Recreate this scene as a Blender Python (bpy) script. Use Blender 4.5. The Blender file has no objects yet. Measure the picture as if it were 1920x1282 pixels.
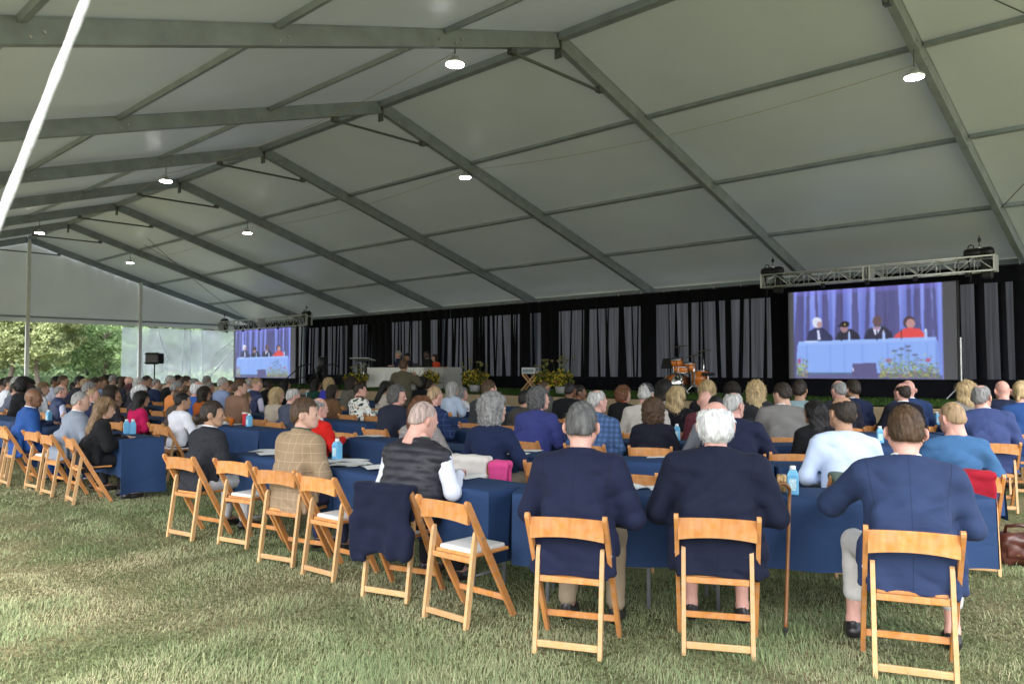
import bpy, math, random
import numpy as np
from mathutils import Matrix, Vector
random.seed(7); RNG = np.random.default_rng(7)
R = math.radians
sc = bpy.context.scene
COL = sc.collection
# ---------------------------------------------------------------- camera
CAM_H = 1.59
cam = bpy.data.cameras.new('camera'); camo = bpy.data.objects.new('camera', cam); COL.objects.link(camo)
cam.sensor_width = 36.0; cam.lens = 1451.5 / 1920 * 36
camo.location = (0, 0, CAM_H)
camo.rotation_euler = (R(90) + 0.036, 0, R(90 - 46.97))
cam.clip_start = 0.05; cam.clip_end = 2000
cam.dof.use_dof = True; cam.dof.focus_distance = 5.6; cam.dof.aperture_fstop = 5.0
sc.camera = camo
# ---------------------------------------------------------------- sky and sun
SUN_EL, SUN_AZ = 60.0, 152.0          # azimuth: clockwise from +Y
w = bpy.data.worlds.new('World'); sc.world = w; w.use_nodes = True
wn = w.node_tree.nodes; wl = w.node_tree.links
sky = wn.new('ShaderNodeTexSky'); sky.sky_type = 'NISHITA'; sky.sun_disc = False
sky.sun_elevation = R(SUN_EL); sky.sun_rotation = R(SUN_AZ)
sky.air_density = 1.0; sky.dust_density = 4.0; sky.ozone_density = 0.6
skm = wn.new('ShaderNodeMixRGB'); skm.blend_type = 'MIX'; skm.inputs[0].default_value = 0.55
skb = wn.new('ShaderNodeRGBToBW')
wl.new(sky.outputs[0], skb.inputs[0]); wl.new(sky.outputs[0], skm.inputs[1]); wl.new(skb.outputs[0], skm.inputs[2])
wl.new(skm.outputs[0], wn['Background'].inputs[0]); wn['Background'].inputs[1].default_value = 0.15
sl = bpy.data.lights.new('sun', 'SUN'); slo = bpy.data.objects.new('sun', sl); COL.objects.link(slo)
sl.energy = .9; sl.angle = R(60); sl.color = (1.0, 0.96, 0.9)
az = R(SUN_AZ); el = R(SUN_EL)
sdir = Vector((math.sin(az) * math.cos(el), math.cos(az) * math.cos(el), math.sin(el)))
slo.rotation_euler = (-sdir).to_track_quat('-Z', 'Y').to_euler(); slo.location = (0, -20, 30)
EXPO = 2.75
sc.view_settings.view_transform = 'Standard'; sc.view_settings.look = 'None'
sc.view_settings.exposure = EXPO; sc.view_settings.gamma = 1.0
sc.cycles.use_denoising = True; sc.cycles.max_bounces = 7; sc.cycles.diffuse_bounces = 5
sc.cycles.transparent_max_bounces = 12; sc.cycles.sample_clamp_indirect = 6.0
sc.cycles.caustics_reflective = False; sc.cycles.caustics_refractive = False
# ---------------------------------------------------------------- pixel helpers (photo pixels, 1920 wide)
F_PX = 1451.5; PITCH = 0.036; YAW = R(46.97)
_rt = np.array([math.sin(YAW), math.cos(YAW)]); _fw = np.array([-math.cos(YAW), math.sin(YAW)])
def ray(u, v):
    x = (u - 960) / F_PX; z = -(v - 641) / F_PX
    c, s = math.cos(PITCH), math.sin(PITCH)
    d = x * _rt + (c - z * s) * _fw
    return np.array([d[0], d[1], s + z * c])
def atz(u, v, z):
    d = ray(u, v); return np.array([0, 0, CAM_H]) + d * (z - CAM_H) / d[2]
def aty(u, v, Y):
    d = ray(u, v); return np.array([0, 0, CAM_H]) + d * Y / d[1]
def atx(u, v, X):
    d = ray(u, v); return np.array([0, 0, CAM_H]) + d * X / d[0]
def atd(u, v, dep):
    return np.array([0, 0, CAM_H]) + ray(u, v) * dep
# ---------------------------------------------------------------- scene helpers
def tag(o, label=None, cat=None, group=None, kind=None):
    if label: o['label'] = label
    if cat: o['category'] = cat
    if group: o['group'] = group
    if kind: o['kind'] = kind
    return o
def empty(name, loc=(0, 0, 0), rz=0.0, label=None, cat=None, group=None):
    o = bpy.data.objects.new(name, None); COL.objects.link(o)
    o.location = loc; o.rotation_euler = (0, 0, rz); o.empty_display_size = 0.1
    return tag(o, label, cat, group)
def link(name, me, parent=None, loc=None, rot=None, mat=None):
    o = bpy.data.objects.new(name, me); COL.objects.link(o)
    if parent is not None: o.parent = parent
    if loc is not None: o.location = loc
    if rot is not None: o.rotation_euler = rot
    if mat is not None:
        if len(me.materials) == 0: me.materials.append(mat)
        o.material_slots[0].link = 'OBJECT'; o.material_slots[0].material = mat
    return o
def copy_tree(o, parent=None):
    c = o.copy(); COL.objects.link(c)
    c.parent = parent
    for ch in o.children: copy_tree(ch, c)
    return c
class MB:
    """collects boxes, bars, tubes and grids, then builds ONE mesh"""
    def __init__(s): s.v = []; s.f = []; s.n = 0
    def add(s, V, F):
        V = np.asarray(V, float); s.v.append(V); s.f += [tuple(int(i) + s.n for i in q) for q in F]; s.n += len(V); return s
    def box(s, c, size, rot=None, bev=0.0):
        x, y, z = [k / 2 for k in size]
        if bev > 0:
            b = min(bev, x * .9, y * .9, z * .9); V = []
            for sx in (-1, 1):
                for sy in (-1, 1):
                    for sz in (-1, 1):
                        V += [(sx * (x - b), sy * (y - b), sz * z), (sx * (x - b), sy * y, sz * (z - b)), (sx * x, sy * (y - b), sz * (z - b))]
            idx = lambda sx, sy, sz, k: (((sx + 1) // 2) * 4 + ((sy + 1) // 2) * 2 + (sz + 1) // 2) * 3 + k
            F = []
            def quad(a, b_, c_, d_): F.append((a, b_, c_, d_))
            for sz in (-1, 1): quad(*[idx(a, b_, sz, 0) for a, b_ in ((-1, -1), (1, -1), (1, 1), (-1, 1))][::sz])
            for sy in (-1, 1): quad(*[idx(a, sy, b_, 1) for a, b_ in ((-1, -1), (1, -1), (1, 1), (-1, 1))][::-sy])
            for sx in (-1, 1): quad(*[idx(sx, a, b_, 2) for a, b_ in ((-1, -1), (1, -1), (1, 1), (-1, 1))][::sx])
            for sy in (-1, 1):
                for sz in (-1, 1): quad(*[idx(-1, sy, sz, 0), idx(1, sy, sz, 0), idx(1, sy, sz, 1), idx(-1, sy, sz, 1)][::sy * sz * -1 or 1])
            for sx in (-1, 1):
                for sz in (-1, 1): quad(*[idx(sx, -1, sz, 0), idx(sx, 1, sz, 0), idx(sx, 1, sz, 2), idx(sx, -1, sz, 2)][::sx * sz or 1])
            for sx in (-1, 1):
                for sy in (-1, 1): quad(*[idx(sx, sy, -1, 1), idx(sx, sy, 1, 1), idx(sx, sy, 1, 2), idx(sx, sy, -1, 2)][::-sx * sy or 1])
            for sx in (-1, 1):
                for sy in (-1, 1):
                    for sz in (-1, 1): F.append(tuple([idx(sx, sy, sz, 0), idx(sx, sy, sz, 1), idx(sx, sy, sz, 2)][::-sx * sy * sz]))
        else:
            V = [(-x, -y, -z), (x, -y, -z), (x, y, -z), (-x, y, -z), (-x, -y, z), (x, -y, z), (x, y, z), (-x, y, z)]
            F = [(3, 2, 1, 0), (4, 5, 6, 7), (0, 1, 5, 4), (1, 2, 6, 5), (2, 3, 7, 6), (3, 0, 4, 7)]
        V = np.array(V)
        if rot is not None: V = V @ np.array(rot).T
        return s.add(V + np.array(c), F)
    def beam(s, a, b, wd, hd, up=(0, 0, 1), bev=0.0):
        a = np.array(a, float); b = np.array(b, float); d = b - a; L = np.linalg.norm(d); d /= L
        up = np.array(up, float); sx = np.cross(d, up); sx /= np.linalg.norm(sx); u2 = np.cross(sx, d)
        return s.box((a + b) / 2, (wd, L, hd), rot=np.array([sx, d, u2]).T, bev=bev)
    def tube(s, pts, r, n=8, cap=True):
        pts = [np.array(p, float) for p in pts]; m = len(pts)
        rr = r if hasattr(r, '__len__') else [r] * m
        V = []; prev = None
        for i, p in enumerate(pts):
            d = pts[min(i + 1, m - 1)] - pts[max(i - 1, 0)]; d = d / (np.linalg.norm(d) + 1e-9)
            if prev is None:
                a = np.array([0, 0, 1.0]) if abs(d[2]) < .9 else np.array([1.0, 0, 0])
            else: a = prev
            x = np.cross(a, d); x /= np.linalg.norm(x) + 1e-9; y = np.cross(d, x); prev = y
            for k in range(n):
                t = 2 * math.pi * k / n; V.append(p + rr[i] * (math.cos(t) * x + math.sin(t) * y))
        F = []
        for i in range(m - 1):
            for k in range(n):
                F.append((i * n + k, i * n + (k + 1) % n, (i + 1) * n + (k + 1) % n, (i + 1) * n + k))
        if cap: F.append(tuple(range(n - 1, -1, -1))); F.append(tuple((m - 1) * n + k for k in range(n)))
        return s.add(V, F)
    def lathe(s, prof, c=(0, 0, 0), n=20, rot=None):
        V = []; F = []; m = len(prof)
        for (r, z) in prof:
            for k in range(n):
                t = 2 * math.pi * k / n; V.append((r * math.cos(t), r * math.sin(t), z))
        for i in range(m - 1):
            for k in range(n): F.append((i * n + k, i * n + (k + 1) % n, (i + 1) * n + (k + 1) % n, (i + 1) * n + k))
        F.append(tuple(range(n - 1, -1, -1))); F.append(tuple((m - 1) * n + k for k in range(n)))
        V = np.array(V)
        if rot is not None: V = V @ np.array(rot).T
        return s.add(V + np.array(c), F)
    def grid(s, P):
        P = np.asarray(P, float); a, b, _ = P.shape
        F = [(i * b + j, (i + 1) * b + j, (i + 1) * b + j + 1, i * b + j + 1) for i in range(a - 1) for j in range(b - 1)]
        return s.add(P.reshape(-1, 3), F)
    def mesh(s, name, smooth=False):
        me = bpy.data.meshes.new(name)
        me.from_pydata(np.concatenate(s.v).tolist(), [], s.f); me.update()
        if smooth: me.polygons.foreach_set('use_smooth', [True] * len(me.polygons))
        return me
    def build(s, name, mat, parent=None, smooth=False, loc=None, rot=None):
        me = s.mesh(name, smooth); me.materials.append(mat)
        return link(name, me, parent, loc, rot)
def np_mesh(name, V, Q, smooth=True):
    """fast mesh from numpy; Q is (n,3) or (n,4)"""
    me = bpy.data.meshes.new(name); V = np.asarray(V, np.float32); Q = np.asarray(Q, np.int32)
    k = Q.shape[1]
    me.vertices.add(len(V)); me.vertices.foreach_set('co', V.ravel())
    me.loops.add(Q.size); me.loops.foreach_set('vertex_index', Q.ravel())
    me.polygons.add(len(Q)); me.polygons.foreach_set('loop_start', np.arange(0, Q.size, k, dtype=np.int32))
    try: me.polygons.foreach_set('loop_total', np.full(len(Q), k, np.int32))
    except Exception: pass
    me.update(calc_edges=True); me.validate()
    me.polygons.foreach_set('use_smooth', np.full(len(me.polygons), smooth))
    return me
# ---------------------------------------------------------------- materials
MATS = {}
def mat(name, col, rough=0.7, metal=0.0, var=0.12, scale=8.0, bump=0.0, bscale=60.0, stretch=(1, 1, 1), spec=0.5, sheen=0.0, trans=0.0, emit=None, col2=None, detail=4.0, dist=0.01):
    if name in MATS: return MATS[name]
    m = bpy.data.materials.new(name); m.use_nodes = True; MATS[name] = m
    n = m.node_tree.nodes; l = m.node_tree.links; p = n['Principled BSDF']
    p.inputs['Roughness'].default_value = rough; p.inputs['Metallic'].default_value = metal
    p.inputs['Specular IOR Level'].default_value = spec
    if sheen: p.inputs['Sheen Weight'].default_value = sheen
    tc = n.new('ShaderNodeTexCoord'); mp = n.new('ShaderNodeMapping'); mp.inputs['Scale'].default_value = stretch
    l.new(tc.outputs['Object'], mp.inputs[0])
    nz = n.new('ShaderNodeTexNoise'); nz.inputs['Scale'].default_value = scale; nz.inputs['Detail'].default_value = detail
    l.new(mp.outputs[0], nz.inputs[0])
    cr = n.new('ShaderNodeValToRGB'); e = cr.color_ramp.elements
    c2 = col2 if col2 else tuple(min(1, c * (1 + var)) for c in col); c1 = col if col2 else tuple(c * (1 - var) for c in col)
    e[0].position = 0.3; e[1].position = 0.7; e[0].color = (*c1, 1); e[1].color = (*c2, 1)
    l.new(nz.outputs[0], cr.inputs[0]); l.new(cr.outputs[0], p.inputs['Base Color'])
    if bump:
        b = n.new('ShaderNodeBump'); b.inputs['Strength'].default_value = bump; b.inputs['Distance'].default_value = dist
        n2 = n.new('ShaderNodeTexNoise'); n2.inputs['Scale'].default_value = bscale; n2.inputs['Detail'].default_value = 3
        l.new(mp.outputs[0], n2.inputs[0]); l.new(n2.outputs[0], b.inputs['Height']); l.new(b.outputs[0], p.inputs['Normal'])
    if emit: p.inputs['Emission Color'].default_value = (*emit[0], 1); p.inputs['Emission Strength'].default_value = emit[1]
    if trans:
        t = n.new('ShaderNodeBsdfTranslucent'); mx = n.new('ShaderNodeMixShader'); mx.inputs[0].default_value = trans
        l.new(cr.outputs[0], t.inputs[0]); l.new(p.outputs[0], mx.inputs[1]); l.new(t.outputs[0], mx.inputs[2])
        l.new(mx.outputs[0], n['Material Output'].inputs[0])
    return m
def srgb(r, g, b):
    f = lambda c: (c / 255 / 12.92) if c <= 10 else ((c / 255 + .055) / 1.055) ** 2.4
    return (f(r), f(g), f(b))
# ================================================================= SETTING
# ---- tent numbers: ridge runs along X at Y = RY; frames every 5 m
RY, WT = 10.22, 10.72
SLOPE = 0.3027; Z0 = 7.32                  # purlin underside plane: z = Z0 - SLOPE*|y-RY|
FX = [-3.44 - 5 * k for k in range(-1, 8)]  # frame positions, nearest first
XG = FX[-1]                                 # far gable
def roofz(y, off=0.0): return Z0 - SLOPE * abs(y - RY) + off
# ---- ground: one sheet to the horizon, gently uneven near the tent
def ground_mat():
    m = bpy.data.materials.new('lawn'); m.use_nodes = True; n = m.node_tree.nodes; l = m.node_tree.links; p = n['Principled BSDF']
    p.inputs['Roughness'].default_value = 0.95; p.inputs['Specular IOR Level'].default_value = 0.1
    tc = n.new('ShaderNodeTexCoord')
    a = n.new('ShaderNodeTexNoise'); a.inputs['Scale'].default_value = 0.9; a.inputs['Detail'].default_value = 6
    b = n.new('ShaderNodeTexNoise'); b.inputs['Scale'].default_value = 28; b.inputs['Detail'].default_value = 5
    l.new(tc.outputs['Object'], a.inputs[0]); l.new(tc.outputs['Object'], b.inputs[0])
    r1 = n.new('ShaderNodeValToRGB'); e = r1.color_ramp.elements
    e[0].position = .38; e[0].color = (.15, .18, .075, 1); e[1].position = .62; e[1].color = (.26, .22, .12, 1)
    r2 = n.new('ShaderNodeValToRGB'); e = r2.color_ramp.elements
    e[0].position = .35; e[0].color = (.35, .35, .35, 1); e[1].position = .7; e[1].color = (1, 1, 1, 1)
    mx = n.new('ShaderNodeMixRGB'); mx.blend_type = 'MULTIPLY'; mx.inputs[0].default_value = 1
    l.new(a.outputs[0], r1.inputs[0]); l.new(b.outputs[0], r2.inputs[0]); l.new(r1.outputs[0], mx.inputs[1]); l.new(r2.outputs[0], mx.inputs[2])
    l.new(mx.outputs[0], p.inputs['Base Color'])
    bm = n.new('ShaderNodeBump'); bm.inputs['Strength'].default_value = .7; bm.inputs['Distance'].default_value = .04
    l.new(b.outputs[0], bm.inputs['Height']); l.new(bm.outputs[0], p.inputs['Normal'])
    return m
M_LAWN = ground_mat()
gx = np.unique(np.concatenate([np.linspace(-900, -60, 12), np.linspace(-60, 12, 90), np.linspace(12, 500, 8)]))
gy = np.unique(np.concatenate([np.linspace(-500, -8, 8), np.linspace(-8, 30, 50), np.linspace(30, 600, 10)]))
GX, GY = np.meshgrid(gx, gy, indexing='ij')
GZ = np.where((GX > -40) & (GX < 8) & (GY > -6) & (GY < 24), 0.0, 0.0) - 0.004
far = np.clip((-GX - 46) / 60, 0, 1); GZ = GZ - far * 0.6
mb = MB(); mb.grid(np.stack([GX, GY, GZ], -1))
g = mb.build('ground', M_LAWN, smooth=True); tag(g, kind='structure')
# ---- grass blades where the camera sees the lawn close up: one object
def vnoise(x, y, f, seed):
    g = np.random.default_rng(seed).random((64, 64)); x = x * f + 31.7; y = y * f + 17.3
    i = np.floor(x).astype(int); j = np.floor(y).astype(int); u = x - i; v = y - j; u = u * u * (3 - 2 * u); v = v * v * (3 - 2 * v)
    q = lambda a, b: g[(i + a) % 64, (j + b) % 64]
    return (q(0, 0) * (1 - u) + q(1, 0) * u) * (1 - v) + (q(0, 1) * (1 - u) + q(1, 1) * u) * v
def grass_patch():
    N = 430000
    # density falls with distance from the camera
    ang = RNG.uniform(R(43 - 37), R(43 + 37), N); r = 2.2 + 12.5 * RNG.random(N) ** 1.3
    X = -np.sin(ang) * r; Y = np.cos(ang) * r
    keep = (Y < 8.5) & (Y > 0.2); X = X[keep]; Y = Y[keep]; r = r[keep]; n = len(X)
    patch = (vnoise(X, Y, .75, 1) * .55 + vnoise(X, Y, 2.3, 2) * .3 + vnoise(X, Y, 7, 3) * .15 - .5) * 2.6
    tuft = vnoise(X, Y, 6, 4)
    h = RNG.uniform(.010, .030, n) * (1.0 + .5 * np.clip(-patch, -1, 1)) * (.55 + .9 * tuft); long_ = RNG.random(n) < .06; h = np.where(long_, h * 1.9, h)
    wd = RNG.uniform(.0007, .0015, n) * (1 + r * .10)
    th = vnoise(X, Y, 1.6, 6) * 9 + RNG.normal(0, 1.1, n); bend = RNG.uniform(.3, 2.4, n)
    dx, dy = np.cos(th), np.sin(th); px, py = -dy, dx
    b0 = np.stack([X - px * wd, Y - py * wd, np.full(n, -.003)], 1); b1 = np.stack([X + px * wd, Y + py * wd, np.full(n, -.003)], 1)
    mx = X + dx * h * .35 * bend; my = Y + dy * h * .35 * bend; mz = h * .62
    m0 = np.stack([mx - px * wd * .8, my - py * wd * .8, mz], 1); m1 = np.stack([mx + px * wd * .8, my + py * wd * .8, mz], 1)
    tp = np.stack([X + dx * h * bend * .95, Y + dy * h * bend * .95, h * np.clip(1.25 - .35 * bend, .45, 1)], 1)
    V = np.stack([b0, b1, m0, m1, tp], 1).reshape(-1, 3); i = np.arange(n)[:, None] * 5
    T = np.concatenate([i + [0, 1, 3], i + [0, 3, 2], i + [2, 3, 4]], 0)
    me = np_mesh('grass', V, T, smooth=False)
    colr = np.empty((n, 4)); t = RNG.random(n)
    dry = np.clip(.30 + .55 * patch + RNG.normal(0, .22, n), 0, 1)[:, None]
    green = np.array([.185, .245, .115]) * (.75 + .55 * t[:, None]); tan = np.array([.42, .36, .23]) * (.75 + .45 * t[:, None])
    colr[:, :3] = green * (1 - dry) + tan * dry; colr[:, 3] = 1
    at = me.color_attributes.new('blade', 'FLOAT_COLOR', 'POINT'); at.data.foreach_set('color', np.repeat(colr, 5, 0).astype(np.float32).ravel())
    m = bpy.data.materials.new('grass_blade'); m.use_nodes = True; nn = m.node_tree.nodes; l = m.node_tree.links; p = nn['Principled BSDF']
    a = nn.new('ShaderNodeAttribute'); a.attribute_name = 'blade'; l.new(a.outputs['Color'], p.inputs['Base Color'])
    p.inputs['Roughness'].default_value = .8; p.inputs['Specular IOR Level'].default_value = .08
    me.materials.append(m)
    o = link('grass', me); tag(o, 'short trampled lawn grass with dry straw patches in front of the chairs', 'grass', kind='stuff')
grass_patch()
# ---- tent
M_ALU = mat('weathered_aluminium', (.31, .355, .40), rough=.5, metal=.15, var=.14, scale=3, bump=.04, bscale=40, stretch=(1, 1, 1))
M_ALUD = mat('dark_aluminium', (.16, .17, .16), rough=.45, metal=.6, var=.1)
M_VINYL = mat('tent_vinyl', (.58, .64, .64), rough=.36, var=.06, scale=.45, spec=.5, trans=.016)
M_VINYLW = mat('tent_wall_vinyl', (.66, .69, .67), rough=.6, var=.04, scale=.8, spec=.3, trans=.09)
M_BOLT = mat('zinc_bolt', (.55, .55, .55), rough=.3, metal=.9)
tent = empty('frame_tent', (-18, RY, 0), 0, 'large white frame tent with grey-green aluminium rafters over the whole audience', 'tent')
def tp(o):   # parent to tent keeping world placement
    o.parent = tent; o.matrix_parent_inverse = Matrix.Translation((18, -RY, 0)); return o
# rafters: outer box profile, each side one part, with a bottom keder lip
for fx in FX:
    for s in (-1, 1):
        m = MB()
        a = (fx, RY + s * .05, Z0 - .045); b = (fx, RY + s * WT, roofz(RY + WT) - .045)
        up = (0, s * SLOPE, 1)
        m.beam(a, b, .10, .235, up=up)
        off = np.array(up) / np.linalg.norm(up) * -.124
        m.beam(np.array(a) + off, np.array(b) + off, .118, .014, up=up)
        m.beam(np.array(a) - off, np.array(b) - off, .118, .014, up=up)
        rf = tp(m.build('rafter', M_ALU))
        # splice bolts
        for t in (.35, 2.35, 2.8, 5.25, 7.9):
            for q in (0, .12):
                zz = roofz(RY + t + q) - .06 - .05 * (q > 0)
                mm = MB(); mm.lathe([(.017, -.065), (.017, .065)], (fx, RY + s * (t + q), zz), n=6, rot=np.array([[0, 0, 1], [0, 1, 0], [-1, 0, 0]]))
                bo = mm.build('bolt', M_BOLT); bo.parent = rf
        # leg down to the ground at the eave
        lg = MB(); lg.box((fx, RY + s * WT, (roofz(RY + WT) + .02) / 2), (.11, .22, roofz(RY + WT) + .02))
        tp(lg.build('eave_leg', M_ALU))
        bp = MB(); bp.box((fx, RY + s * WT, .02), (.35, .4, .04)); tp(bp.build('base_plate', M_ALUD))
    # ridge plate and collar tie
    m = MB(); m.box((fx, RY, Z0 - .11), (.15, .035, .46)); tp(m.build('ridge_plate', M_ALUD))
    m = MB(); zt = roofz(RY + 1.18) - .24
    m.tube([(fx, RY - 1.18, zt), (fx, RY + 1.18, zt)], .028, 8); m.box((fx, RY - 1.18, zt + .02), (.1, .12, .1)); m.box((fx, RY + 1.18, zt + .02), (.1, .12, .1))
    tp(m.build('collar_tie', M_ALUD))
# purlins between frames, ridge beam, eave beams
for i in range(len(FX) - 1):
    xa, xb = FX[i] - .07, FX[i + 1] + .07
    for s in (-1, 1):
        for j, t in enumerate((2.67, 5.40, 8.10, WT)):
            m = MB(); z = roofz(RY + t) + (.062 if j < 3 else -.04)
            m.beam((xa, RY + s * t, z), (xb, RY + s * t, z), .075 if j < 3 else .16, .075 if j < 3 else .2, up=(0, s * SLOPE, 1))
            tp(m.build('purlin' if j < 3 else 'eave_beam', M_ALU))
    m = MB(); m.beam((xa, RY, Z0 + .03), (xb, RY, Z0 + .03), .16, .15); tp(m.build('ridge_beam', M_ALU))
    # roof cloth, one sheet per bay and side, sagging a little between purlins
    for s in (-1, 1):
        nu, nv = 15, 41; u = np.linspace(0, 1, nu); v = np.linspace(0, 1, nv); U, V = np.meshgrid(u, v, indexing='ij')
        X = FX[i] + (FX[i + 1] - FX[i]) * U; t = V * (WT + .12)
        sag = -.035 * np.sin(math.pi * U) ** .8 * np.abs(np.sin(math.pi * np.clip(t / 2.69, 0, 4)))
        sag += .006 * np.sin(9 * U + 5 * t + i * 2) * np.sin(math.pi * U)
        Z = Z0 - SLOPE * t + .108 + sag
        m = MB(); m.grid(np.stack([X, RY + s * t, Z], -1)); tp(m.build('roof_sheet', M_VINYL, smooth=True))
# wind-brace cables in one bay, above right
M_CABLE = mat('steel_cable', (.12, .12, .12), rough=.5, metal=.6)
M_CORD = mat('tan_power_cord', (.42, .36, .2), rough=.7)
def wire(name, pts, r, m, par=None):
    q = MB(); q.tube(pts, r, 6); o = q.build(name, m, smooth=True); return tp(o) if par is None else o
wire('brace_cable', [(FX[0], RY + .3, roofz(RY + .3) + .02), (FX[1], RY + 8.1, roofz(RY + 8.1) + .0)], .009, M_CABLE)
wire('brace_cable', [(FX[1], RY + .3, roofz(RY + .3) + .02), (FX[0], RY + 8.1, roofz(RY + 8.1) + .0)], .009, M_CABLE)
q = MB(); a = np.array((FX[0], RY + .3, roofz(RY + .3) + .02)); b = np.array((FX[1], RY + 8.1, roofz(RY + 8.1))); c = a + (b - a) * .31
q.tube([c - (b - a) * .008, c + (b - a) * .008], .022, 8); tp(q.build('turnbuckle', M_ALUD))
# far gable: upper wall cloth, rail, valance, poles
zb = 3.91
def gable_wall():
    nu, nv = 120, 14; y = np.linspace(RY - WT + .1, RY + WT - .1, nu); v = np.linspace(0, 1, nv); Yg, V = np.meshgrid(y, v, indexing='ij')
    top = np.array([roofz(k) - .1 for k in y])[:, None]
    Z = zb - .22 + (top - zb + .22) * V
    fold = .03 * np.sin(Yg * 13) * np.exp(-((Yg - 13.6) / 1.3) ** 2) + .02 * np.sin(Yg * 7 + 1.5 * V) * np.exp(-((Yg - 12.3) / 1.1) ** 2) + .012 * np.sin(Yg * 2.1)
    X = XG - .13 + fold * (.4 + .6 * V)
    m = MB(); m.grid(np.stack([X, Yg, Z], -1)); tp(m.build('gable_wall_sheet', M_VINYLW, smooth=True))
gable_wall()
m = MB(); m.beam((XG, RY - WT, zb), (XG, RY + WT, zb), .08, .08); tp(m.build('gable_rail', M_ALU))
M_POLE = mat('gable_pole_white', (.82, .83, .83), rough=.4, metal=.0, var=.05)
for yy in (RY - 4.75, RY, RY + 4.745):
    m = MB(); m.box((XG + .02, yy, (roofz(yy) - .1) / 2), (.12, .15, roofz(yy) - .1), bev=.01); tp(m.build('gable_pole', M_POLE))
    m = MB(); m.box((XG + .02, yy, .015), (.4, .4, .03)); tp(m.build('base_plate', M_ALUD))
# clear vinyl panel in the gable, right part, with welded creases
def clear_mat():
    m = bpy.data.materials.new('clear_vinyl'); m.use_nodes = True; n = m.node_tree.nodes; l = m.node_tree.links
    for k in list(n):
        if k.type == 'BSDF_PRINCIPLED': n.remove(k)
    out = n['Material Output']
    tr = n.new('ShaderNodeBsdfTransparent'); tr.inputs[0].default_value = (.86, .92, .95, 1)
    df = n.new('ShaderNodeBsdfTranslucent'); df.inputs[0].default_value = (.86, .94, 1, 1)
    d2 = n.new('ShaderNodeBsdfDiffuse'); d2.inputs[0].default_value = (.8, .87, .92, 1)
    gl = n.new('ShaderNodeBsdfGlossy'); gl.inputs['Roughness'].default_value = .12
    ad = n.new('ShaderNodeMixShader'); ad.inputs[0].default_value = .35; l.new(df.outputs[0], ad.inputs[1]); l.new(d2.outputs[0], ad.inputs[2])
    tc = n.new('ShaderNodeTexCoord'); nz = n.new('ShaderNodeTexNoise'); nz.inputs['Scale'].default_value = 1.3; nz.inputs['Detail'].default_value = 5
    l.new(tc.outputs['Object'], nz.inputs[0])
    mr = n.new('ShaderNodeMapRange'); mr.inputs[1].default_value = .3; mr.inputs[2].default_value = .75; mr.inputs[3].default_value = .36; mr.inputs[4].default_value = .62
    l.new(nz.outputs[0], mr.inputs[0])
    mx = n.new('ShaderNodeMixShader'); l.new(mr.outputs[0], mx.inputs[0]); l.new(tr.outputs[0], mx.inputs[1]); l.new(ad.outputs[0], mx.inputs[2])
    m2 = n.new('ShaderNodeMixShader'); m2.inputs[0].default_value = .06; l.new(mx.outputs[0], m2.inputs[1]); l.new(gl.outputs[0], m2.inputs[2])
    l.new(m2.outputs[0], out.inputs[0]); return m
M_CLEAR = clear_mat(); M_SEAM = mat('vinyl_crease', (.92, .95, .97), rough=.4, trans=.55)
yL = atx(228, 660, XG)[1]; yR = RY + WT - .3
nu, nv = 70, 14; U, V = np.meshgrid(np.linspace(yL, yR, nu), np.linspace(.0, 3.62, nv), indexing='ij')
Xv = XG - .05 + .03 * np.sin(U * 2.2 + V * .6) + .02 * np.sin(V * 2 + U)
m = MB(); m.grid(np.stack([Xv, U, V], -1)); cw = tp(m.build('clear_window_sheet', M_CLEAR, smooth=True))
def crease_w(ya, za, yb, zb_, wd):
    q = MB(); q.beam((XG - .005, ya, za), (XG - .005, yb, zb_), .01, wd, up=(0, -(zb_ - za), (yb - ya))); o = q.build('weld_crease', M_SEAM); o.parent = cw
for ya, za, yb, zb_, wd in [(yL + .9, 3.5, yL + 1.0, .1, .03), (yL + 1.7, 3.5, yL + 2.2, 1.9, .03), (yL + 3.0, 3.5, yL + 2.8, .1, .04), (yR - 2.2, 1.2, yR - .2, 3.4, .045), (yR - 1.9, 2.4, yR - .4, 3.5, .03),
                           (yR - .5, .2, yR - .1, 3.0, .035), (yR - 3.2, .2, yR - 3.2, 3.5, .03), (yR - .02, .05, yR - .02, 3.55, .05), (yL + 3.9, 3.5, yL + 4.0, .3, .02)]:
    crease_w(ya, za, yb, zb_, wd * 1.7)
# long stage-side wall behind the drapes
M_SIDE = mat('side_wall_vinyl', (.58, .58, .62), rough=.7, var=.08, scale=.8, trans=.135)
for i in range(len(FX) - 1):
    nu = 40; x = np.linspace(FX[i], FX[i + 1], nu); U, V = np.meshgrid(x, np.linspace(0, 4.05, 6), indexing='ij')
    m = MB(); m.grid(np.stack([U, RY + WT + .16 + .02 * np.sin(U * 5), V], -1)); tp(m.build('side_wall_sheet', M_SIDE, smooth=True))
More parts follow.
